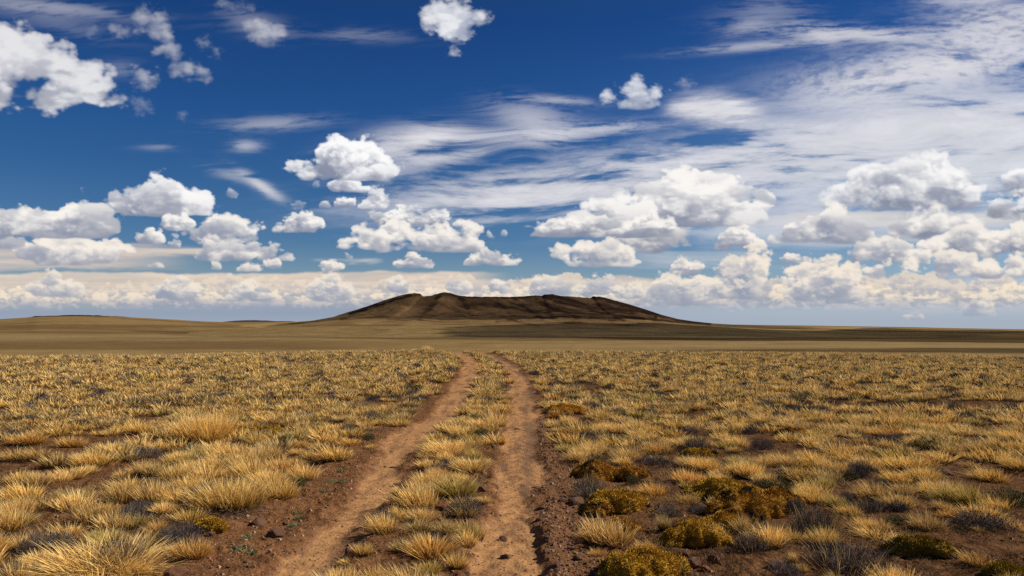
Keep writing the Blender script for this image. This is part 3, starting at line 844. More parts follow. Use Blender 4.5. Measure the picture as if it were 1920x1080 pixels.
# ------------------------------------------------------------------ the flat-topped volcanic hill
CREST = [(-400, 612), (380, 612), (470, 608), (520, 604.6), (560, 603), (600, 600), (640, 592), (653, 589.6), (655.5, 585.4), (675, 579.6), (700, 571), (722, 562.6), (742, 556.6), (760, 551.4), (776, 549.2), (788, 550.6), (793, 555.2), (806, 554.6), (818, 551.4), (828, 549.0), (834, 547.4), (846, 549.6), (862, 554.6), (880, 556), (905, 556.6), (940, 556.2), (958, 556.8), (985, 555.4), (1004, 554), (1015, 555), (1021, 551.6), (1036, 551.4), (1050, 554.8), (1080, 556.8), (1108, 558.6), (1111, 555.6), (1128, 556.6), (1150, 562.5), (1180, 571), (1205, 579), (1230, 588), (1258, 596.5), (1290, 601.5), (1330, 606), (1370, 608.5), (1430, 610.5), (1520, 613), (2400, 613)]
YC = 4500.0
mx = np.arange(-1750, 1960, 5.5); my = np.concatenate([np.arange(1400, 3300, 26.0), np.arange(3300, 4560, 9.0), np.arange(4560, 6200, 40.0)])
MX, MY = np.meshgrid(mx, my)
crook = (fbm(MX / 500, MX * 0, 3, 201) - .5) * 260
yc = YC + crook
sxm = 960 + FOCAL * MX / (yc * CP)
zc = CAM_H + elev(960, np.interp(sxm, [p[0] for p in CREST], [p[1] for p in CREST])) * yc
zb = -31.0
uf = np.clip((yc - MY) / (yc - 1450), 0, 1); ub = np.clip((MY - yc) / 1500, 0, 1)
uu = np.maximum(uf, ub)
prof = .20 * (1 - sstep(0, .20, uu)) + .22 * (1 - sstep(.02, .42, uu)) + .58 * (1 - uu) ** 1.42
zc_ = np.maximum(zc, zb)
MZ = zb + (zc_ - zb) * prof
amp = np.clip((zc_ - zb) / 180, 0, 1)
mid = sstep(.015, .10, uu) * (1 - sstep(.25, .65, uu))
gu = MX / 85 + (MY - yc) / 900 + (fbm(MX / 300, MY / 300, 2, 207) - .5) * 3
gul = np.abs(fbm(gu, MY / 700, 4, 203) - .5) * 2
MZ = MZ - amp * mid * (2.5 * (1 - gul) ** 3 - .5) + amp * mid * (fbm(MX / 45, MY / 130, 5, 205, .6) - .5) * 9
MZ = MZ + amp * (1 - sstep(.0, .05, uu)) * (vn(MX / 14, MY / 30, 209) - .5) * 3.0
mpx, mpy = project(MX, MY, MZ)


def stroke(pts, wd):
    best = np.full(mpx.shape, 1e9)
    wx_ = (fbm(mpx / 14, mpy / 6, 3, 211) - .5) * 6
    for (x0, y0), (x1, y1) in zip(pts[:-1], pts[1:]):
        dx, dy = x1 - x0, y1 - y0; L2 = dx * dx + dy * dy
        t = np.clip(((mpx - x0) * dx + (mpy + wx_ - y0) * dy) / L2, 0, 1)
        best = np.minimum(best, (mpx - x0 - t * dx) ** 2 + ((mpy + wx_ - y0 - t * dy)) ** 2)
    return np.exp(-best / wd ** 2)


rock = np.zeros_like(MZ)
for pts, wd, s in [
    ([(656, 588), (700, 574), (745, 559.5), (788, 552)], 3.0, 1.3), ([(820, 551), (846, 551), (862, 555)], 3.5, 1), ([(846, 552), (900, 557), (960, 558), (1010, 556), (1060, 556)], 2.5, .8),
    ([(825, 552), (814, 568), (800, 584), (788, 597)], 5, .8), ([(788, 597), (830, 588), (862, 584)], 1.6, .9), ([(862, 556), (872, 570), (880, 584)], 5, .7),
    ([(1002, 556), (1018, 568), (1044, 582), (1082, 592), (1132, 599), (1170, 602)], 3.8, .9), ([(1024, 555), (1062, 561), (1112, 573), (1152, 583), (1200, 591), (1230, 596)], 2.6, .95),
    ([(1012, 555), (1040, 566), (1090, 577), (1140, 588), (1180, 596)], 2.2, .8), ([(1112, 558), (1152, 563), (1192, 576), (1232, 589), (1266, 598), (1330, 606)], 4.4, 1.3),
    ([(962, 558), (978, 571), (1000, 588), (1015, 596)], 3.2, .8), ([(930, 604), (958, 600), (985, 607), (1012, 612)], 2.0, .8), ([(1152, 597), (1180, 594), (1206, 598)], 3.2, .9),
    ([(640, 600), (690, 594), (740, 588)], 3.5, .45), ([(690, 600), (720, 597)], 2, .5), ([(1060, 604), (1120, 606), (1180, 608), (1260, 606)], 3.5, .6), ([(810, 619), (850, 614), (880, 612)], 1.5, .5), ([(690, 616), (730, 619)], 1.5, .5), ([(905, 570), (925, 590)], 5, .5), ([(935, 566), (955, 588)], 5, .5),
]:
    rock = np.maximum(rock, s * stroke(pts, wd))
body = np.exp(-(((mpx - 1010) / 250) ** 2 + ((mpy - 577) / 27) ** 2) ** 1.6)
rn = fbm(MX / 55 + (MY - YC) / 160, MY / 420, 5, 213)
rock = np.clip(np.where(mpy > np.interp(mpx, [c[0] for c in CREST], [c[1] for c in CREST]) + 8, .50, 1.0) * rock * (.55 + 1.0 * sstep(.35, .6, fbm(MX / 40, MY / 120, 4, 215))) + .62 * body * (.55 + .75 * sstep(.38, .60, rn)) + .55 * sstep(.54, .66, fbm(MX / 200, MY / 160, 5, 217)) * sstep(560, 590, mpy) * (1 - sstep(604, 622, mpy)), 0, 1)
warm = (1 - sstep(580, 626, mpy + 14 * (fbm(MX / 300, MY / 260, 4, 223) - .5))) * np.clip(body * .8 + .55 * amp * sstep(.25, .6, fbm(MX / 260, MY / 200, 5, 219)) + .35 * amp, 0, 1)
m_mesa, nt, nodes, L = new_mat('basalt_and_dry_grass')
P = nt.nodes.new('ShaderNodeNewGeometry').outputs['Position']
g1 = noise(nt, P, .02, 8, .65); g2 = noise(nt, P, .11, 5, .7)
gc = cramp(nt, g1, [(.30, (.24, .150, .060)), (.52, (.34, .225, .095)), (.72, (.41, .285, .13))])
gc = mix(nt, math_(nt, 'MULTIPLY', A(nt, 'warm'), .85), gc, mix(nt, g2, (.19, .100, .044), (.35, .195, .088)))
rc = cramp(nt, g2, [(.35, (.028, .016, .011)), (.7, (.085, .048, .030))])
col = mix(nt, A(nt, 'rock'), gc, rc)
finish(nt, principled(nt, col, 1.0, bump(nt, g2, 4.0, .6), 0.0))
me = mesh_np('mesa', np.stack([MX, MY, MZ], -1).reshape(-1, 3), grid_faces(len(my), len(mx)), attrs={'rock': rock.ravel(), 'warm': warm.ravel()}, mat=m_mesa)
tag(link('mesa', me), kind='structure')

# a low dark hill beyond, left of the mesa
hx = np.linspace(-3300, -1900, 120); hy = np.linspace(6900, 7900, 30)
HX, HY = np.meshgrid(hx, hy)
pxh = 960 + FOCAL * HX / (7300 * CP)
top = np.interp(pxh, [395, 425, 445, 470, 500, 520, 545, 575], [608, 603.4, 601.2, 600.2, 601.0, 602.3, 602.2, 607])
HZ = CAM_H + elev(960, top) * 7300 - ((HY - 7300) / 600) ** 2 * 60 + (fbm(HX / 60, HY / 60, 3, 221) - .5) * 5
m_hill, nt, nodes, L = new_mat('dark_scrub_hill')
P = nt.nodes.new('ShaderNodeNewGeometry').outputs['Position']
finish(nt, principled(nt, cramp(nt, noise(nt, P, .02, 5), [(.3, (.045, .036, .030)), (.7, (.085, .062, .045))]), .95, None, .1))
me = mesh_np('far_hill', np.stack([HX, HY, HZ], -1).reshape(-1, 3), grid_faces(30, 120), mat=m_hill)
tag(link('far_hill', me), kind='structure')

# ------------------------------------------------------------------ clouds above and to the right of the frame: their shadows lie on the mesa and the plain
def cloud_mat(hi, lo, dens):
    m_, nt, nodes, L = new_mat('high_cloud')
    P = nt.nodes.new('ShaderNodeNewGeometry').outputs['Position']
    df = nt.nodes.new('ShaderNodeBsdfDiffuse'); df.inputs[0].default_value = (.85, .85, .86, 1)
    tp = nt.nodes.new('ShaderNodeBsdfTransparent')
    mxs = nt.nodes.new('ShaderNodeMixShader')
    sp = nt.nodes.new('ShaderNodeSeparateXYZ'); L.new(nt.nodes.new('ShaderNodeNewGeometry').outputs['Normal'], sp.inputs[0])
    rim = cramp(nt, math_(nt, 'ABSOLUTE', sp.outputs[2]), [(.02, (0, 0, 0)), (.75, (1, 1, 1))])     # thinner towards its rim
    dn = cramp(nt, noise(nt, P, .0035, 5, .6), [(lo, (.04,) * 3), (hi, (dens,) * 3)])
    L.new(math_(nt, 'MULTIPLY', dn, rim), mxs.inputs[0])
    L.new(tp.outputs[0], mxs.inputs[1]); L.new(df.outputs[0], mxs.inputs[2])
    finish(nt, mxs.outputs[0])
    return m_


thin, thick, veil_ = cloud_mat(.64, .20, .58), cloud_mat(.62, .18, .64), cloud_mat(.60, .20, .22)


def cloud_body(cx, cy, rx, ry, h, seed, mat):
    k = h / math.tan(SUN_EL)
    ox, oy = math.sin(SUN_AZ) * k, math.cos(SUN_AZ) * k
    n, q = 96, 24
    th = np.linspace(0, 2 * np.pi, n, endpoint=False); ph = np.linspace(-np.pi / 2, np.pi / 2, q)
    TH, PH = np.meshgrid(th, ph)
    lump = .78 + .5 * fbm(np.cos(TH) * 2 + seed, np.sin(TH) * 2 + PH * .5, 4, 231 + seed)
    x = cx + ox + rx * np.cos(TH) * np.cos(PH) * lump; y = cy + oy + ry * np.sin(TH) * np.cos(PH) * lump
    z = h + 130 * np.sin(PH) * np.where(PH > 0, 1.6, .4) * lump + 30 * vn(x / 90, y / 90, seed) * (PH > 0)
    a = (np.arange(q - 1)[:, None] * n + np.arange(n)[None, :]); b = (np.arange(q - 1)[:, None] * n + (np.arange(n)[None, :] + 1) % n)
    F = np.stack([a, b, b + n, a + n], -1).reshape(-1, 4)
    o = link('cloud', mesh_np('cloud', np.stack([x, y, z], -1).reshape(-1, 3), F, mat=mat))
    tag(o, kind='structure')


cloud_body(260, 4100, 1350, 900, 2900, 1, thin)
cloud_body(2150, 2150, 2150, 1080, 1700, 2, thick)
cloud_body(1300, 900, 950, 110, 1500, 3, thin)
cloud_body(120, 2500, 1150, 1000, 2300, 5, veil_)
cloud_body(3000, 3300, 1700, 900, 1900, 4, thick)
# ------------------------------------------------------------------ grass
m_grass, nt, nodes, L = new_mat('bunchgrass')
oi = nt.nodes.new('ShaderNodeObjectInfo')
br = A(nt, 'br'); bt = A(nt, 'bt')
rr_ = math_(nt, 'FRACT', math_(nt, 'ADD', br, math_(nt, 'MULTIPLY', oi.outputs['Random'], .0)))
hue = cramp(nt, rr_, [(0.0, (.14, .080, .030)), (.16, (.46, .28, .070)), (.35, (.84, .585, .165)), (.58, (.98, .76, .32)), (.74, (.72, .46, .125)), (.82, (.15, .105, .065)), (.90, (.42, .32, .22)), (1.0, (.98, .78, .42))])
col = mix(nt, 1.0, hue, A(nt, 'tint', 'Color'), 'MULTIPLY')
col = mix(nt, 1.0, col, (1.22, 1.15, 1.02), 'MULTIPLY')
col = mix(nt, 1.0, col, oi.outputs['Color'], 'MULTIPLY')
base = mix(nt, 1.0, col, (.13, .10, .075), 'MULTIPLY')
col = mix(nt, cramp(nt, bt, [(0.10, (0, 0, 0)), (.70, (1, 1, 1))]), base, col)  # greyish blade feet, with shade inside the tuft put into the colour
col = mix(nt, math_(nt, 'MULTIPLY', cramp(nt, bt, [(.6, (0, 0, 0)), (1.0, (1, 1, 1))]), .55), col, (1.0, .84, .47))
dif = nt.nodes.new('ShaderNodeBsdfDiffuse'); L.new(col, dif.inputs[0])
tra = nt.nodes.new('ShaderNodeBsdfTranslucent'); L.new(col, tra.inputs[0])
ms = nt.nodes.new('ShaderNodeMixShader'); ms.inputs[0].default_value = .24
L.new(dif.outputs[0], ms.inputs[1]); L.new(tra.outputs[0], ms.inputs[2])
finish(nt, ms.outputs[0])

m_dead, nt, nodes, L = new_mat('dead_thatch')
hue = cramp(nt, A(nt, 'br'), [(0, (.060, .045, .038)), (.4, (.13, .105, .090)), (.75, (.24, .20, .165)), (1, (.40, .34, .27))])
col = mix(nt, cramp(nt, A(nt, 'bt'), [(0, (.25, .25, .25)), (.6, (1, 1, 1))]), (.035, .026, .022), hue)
finish(nt, principled(nt, col, .9, None, .15))

m_twig, nt, nodes, L = new_mat('grey_twigs')
hue = cramp(nt, A(nt, 'br'), [(0, (.035, .028, .030)), (.45, (.095, .078, .078)), (.8, (.17, .14, .135)), (1, (.28, .24, .21))])
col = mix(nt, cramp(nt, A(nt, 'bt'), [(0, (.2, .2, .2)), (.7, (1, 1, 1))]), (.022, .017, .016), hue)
finish(nt, principled(nt, col, .9, None, .1))

m_green, nt, nodes, L = new_mat('green_leaves')
hue = cramp(nt, A(nt, 'br'), [(0, (.040, .038, .014)), (.5, (.11, .10, .032)), (.85, (.21, .17, .055)), (1, (.34, .26, .10))])
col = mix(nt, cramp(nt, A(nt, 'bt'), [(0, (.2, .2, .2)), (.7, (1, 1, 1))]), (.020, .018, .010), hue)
finish(nt, principled(nt, col, .8, None, .25))

m_weed, nt, nodes, L = new_mat('fresh_weed')
finish(nt, principled(nt, cramp(nt, A(nt, 'br'), [(0, (.12, .15, .06)), (1, (.24, .27, .12))]), .7, None, .3))


def blades(n, rad, H, r_, spread=.75, droop=.5, width=.0045, seg=3, base_r=.35, lean=(0, 0), hvar=.45, jitter=.25, upright=0.0):
    """n strips of grass rising from a disc; returns verts, quads, bt, br"""
    phi = r_.random(n) * 2 * np.pi
    q = np.sqrt(r_.random(n))
    root = np.stack([np.cos(phi) * q * rad * base_r, np.sin(phi) * q * rad * base_r, np.zeros(n)], 1)
    out = np.stack([np.cos(phi + r_.normal(0, .5, n)), np.sin(phi + r_.normal(0, .5, n)), np.zeros(n)], 1)
    th = spread * (q ** 1.3) * (1 - upright) + np.abs(r_.normal(0, jitter, n))
    Ln = H * (1 - hvar * r_.random(n)) * (1 - .12 * q)
    dirv = out * np.sin(th)[:, None] + np.array([0, 0, 1]) * np.cos(th)[:, None]
    dirv[:, 0] += lean[0]; dirv[:, 1] += lean[1]
    side = np.stack([-out[:, 1], out[:, 0], np.zeros(n)], 1)
    tw = r_.random(n) * np.pi
    side = side * np.cos(tw)[:, None] + out * np.sin(tw)[:, None]
    dr_ = droop * (.3 + r_.random(n)) * Ln
    wv = width * (.6 + .8 * r_.random(n))
    S = np.linspace(0, 1, seg + 1)
    Wd = np.interp(S, [0, .35, .8, 1], [.8, 1, .55, .10])
    vs = []
    for s, wd in zip(S, Wd):
        p = root + dirv * (Ln * s)[:, None] + out * (dr_ * s * s * .55)[:, None]
        p[:, 2] -= dr_ * s ** 2.2 * .45
        vs += [p - side * (wv * wd * .5)[:, None], p + side * (wv * wd * .5)[:, None]]
    Vv = np.stack(vs, 1)                                   # n, 2(seg+1), 3
    k = 2 * (seg + 1)
    b = (np.arange(n) * k)[:, None]
    F = np.concatenate([b + np.array([[2 * i, 2 * i + 1, 2 * i + 3, 2 * i + 2]]) for i in range(seg)], 0)
    bt_ = np.repeat(S, 2)[None, :].repeat(n, 0)
    br_ = r_.random(n)[:, None].repeat(k, 1)
    return Vv.reshape(-1, 3), F, bt_.ravel(), br_.ravel()


def cat_(parts):
    V_, F_, T_, R_ = [], [], [], []; o = 0
    for v_, f_, t_, b_ in parts:
        V_.append(v_); F_.append(f_ + o); T_.append(t_); R_.append(b_); o += len(v_)
    return np.concatenate(V_), np.concatenate(F_), np.concatenate(T_), np.concatenate(R_)


def blade_mesh(name, parts, mat):
    v_, f_, t_, b_ = cat_(parts)
    return mesh_np(name, v_, f_, smooth=False, attrs={'bt': t_, 'br': b_, 'tint': np.ones((len(v_), 4))}, mat=mat)


def twigs(n, rad, H, r_, ln=.07, width=.003, out_=.6):
    """short stiff twigs filling a dome"""
    phi = r_.random(n) * 2 * np.pi; cz = r_.random(n) ** .8; q = (.35 + .65 * r_.random(n) ** .4)
    sz = np.sqrt(1 - cz ** 2)
    n_ = np.stack([np.cos(phi) * sz, np.sin(phi) * sz, cz], 1)
    root = n_ * q[:, None] * np.array([rad, rad, H]) * .9
    d = n_ * out_ + r_.normal(0, .55, (n, 3)); d[:, 2] += .25
    d /= np.linalg.norm(d, axis=1)[:, None]
    s = np.cross(d, r_.normal(0, 1, (n, 3))); s /= np.linalg.norm(s, axis=1)[:, None]
    Ln = ln * (.5 + r_.random(n))[:, None]; w_ = width * (.6 + .8 * r_.random(n))[:, None]
    v_ = np.stack([root - s * w_ * .5, root + s * w_ * .5, root + d * Ln + s * w_ * .15, root + d * Ln - s * w_ * .15], 1)
    F = (np.arange(n) * 4)[:, None] + np.array([[0, 1, 2, 3]])
    bt_ = (q * .8)[:, None] + np.array([[0, 0, .25, .25]])
    return v_.reshape(-1, 3), F, np.clip(bt_, 0, 1).ravel(), r_.random(n)[:, None].repeat(4, 1).ravel()


# prototypes: unit tussock = radius 1 (crown half width) x height 1, scaled when placed
class Proto:
    pass


def tussock_proto(seed, kind, big=False):
    r_ = np.random.default_rng(seed); p = Proto()
    cfg = {  # n, spread, droop, upright, width, seg, lean
        'dense': dict(n=600, spread=.60, droop=.22, upright=0, lean=(-.10, .02)),
        'loose': dict(n=360, spread=.76, droop=.30, upright=0, lean=(-.16, .03)),
        'tall': dict(n=950, spread=.42, droop=.16, upright=0, lean=(-.06, 0)),
        'swept': dict(n=470, spread=.58, droop=.26, upright=0, lean=(-.34, .05)),
        'shaggy': dict(n=680, spread=1.0, droop=.50, upright=0, lean=(-.05, 0)),
        'small': dict(n=280, spread=.60, droop=.20, upright=0, lean=(-.08, 0)),
    }[kind]
    n = cfg.pop('n')
    bw = 1.0
    if big: n = int(n * 2.1); bw = .58
    ch = []
    k = (2 if big else 0) + {'dense': 3, 'loose': 3, 'tall': 2, 'swept': 3, 'shaggy': 3, 'small': 1}[kind]
    for i in range(k):                                   # several shoots bunches grown together
        a = r_.random() * 6.28; rr = (0 if k == 1 else .14 + .14 * r_.random())
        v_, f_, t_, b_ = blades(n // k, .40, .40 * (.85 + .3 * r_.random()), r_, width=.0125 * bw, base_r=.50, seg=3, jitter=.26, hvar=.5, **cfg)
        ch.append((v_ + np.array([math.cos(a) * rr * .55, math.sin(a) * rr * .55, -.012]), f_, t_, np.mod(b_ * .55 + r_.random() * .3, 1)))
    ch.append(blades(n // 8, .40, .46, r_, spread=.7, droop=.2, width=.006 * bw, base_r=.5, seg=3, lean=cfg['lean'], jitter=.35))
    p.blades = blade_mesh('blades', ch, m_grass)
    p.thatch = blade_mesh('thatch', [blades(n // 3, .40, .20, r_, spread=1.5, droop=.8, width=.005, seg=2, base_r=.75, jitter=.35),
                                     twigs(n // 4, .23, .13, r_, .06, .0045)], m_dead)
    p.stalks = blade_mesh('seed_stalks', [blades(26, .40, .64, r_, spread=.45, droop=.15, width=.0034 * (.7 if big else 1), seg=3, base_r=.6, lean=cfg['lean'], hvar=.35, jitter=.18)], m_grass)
    p.kind = kind
    return p


PROTOS = {k: [tussock_proto(500 + 10 * i + j, k) for j in range(c)] for i, (k, c) in enumerate([('dense', 4), ('loose', 3), ('tall', 2), ('swept', 3), ('shaggy', 2), ('small', 3)])}
TINT = {'golden': (1.0, .92, .74), 'straw': (1.10, 1.05, 1.06), 'tan': (.80, .72, .68), 'orange': (.90, .72, .50), 'olive': (.66, .67, .42), 'grey': (.66, .66, .70)}
PROTOS_BIG = {k: [tussock_proto(600 + 10 * i, k, True)] for i, k in enumerate(('dense', 'loose', 'tall', 'swept', 'shaggy'))}
PLACED = []      # (x, y, radius) of everything standing on the near ground
THINGS = []      # dicts for the labels


def plant_z(x, y):
    return float(gz(x, y)[0])


def tussock(px, py, wpx, hpx, kind='dense', tint='golden', label=None, stalks=False, xy=None, parts=True, rot=None):
    """px, py: foot in the photograph; wpx, hpx: its size there"""
    if xy is None:
        x, y = ground_at(px, py)
        k = math.hypot(x, y) / FOCAL
        W, H = wpx * k, hpx * k
        if wpx > 0: y += W * .22
    else:
        x, y = xy; W, H = wpx, hpx
    p = random.choice((PROTOS_BIG if W > .52 and kind in PROTOS_BIG else PROTOS)[kind])
    root = bpy.data.objects.new('grass_tussock', None); C.objects.link(root)
    root.empty_display_size = .1
    root.location = (x, y, plant_z(x, y) - .008)
    nat = {'dense': (.66, .40), 'loose': (.72, .38), 'tall': (.58, .42), 'swept': (.70, .38), 'shaggy': (.78, .36), 'small': (.56, .40)}[kind]
    sx, sz = W / nat[0], H / nat[1]
    root.scale = (sx, sx, sz)
    rot = (random.random() - .5) * 1.3 if rot is None else rot
    root.rotation_euler = (random.uniform(-.05, .05), random.uniform(-.05, .05), rot)
    for nm, me_ in (('blades', p.blades), ('thatch', p.thatch)) + ((('seed_stalks', p.stalks),) if stalks else ()):
        o = bpy.data.objects.new(nm, me_); C.objects.link(o); o.parent = root
        t = TINT[tint]; j = random.uniform(.86, 1.12)
        o.color = (t[0] * j, t[1] * j, t[2] * j, 1)
    PLACED.append((x, y, W * .42))
    THINGS.append(dict(o=root, x=x, y=y, W=W, H=H, kind=kind, tint=tint, label=label, cat='grass tussock'))
    return root


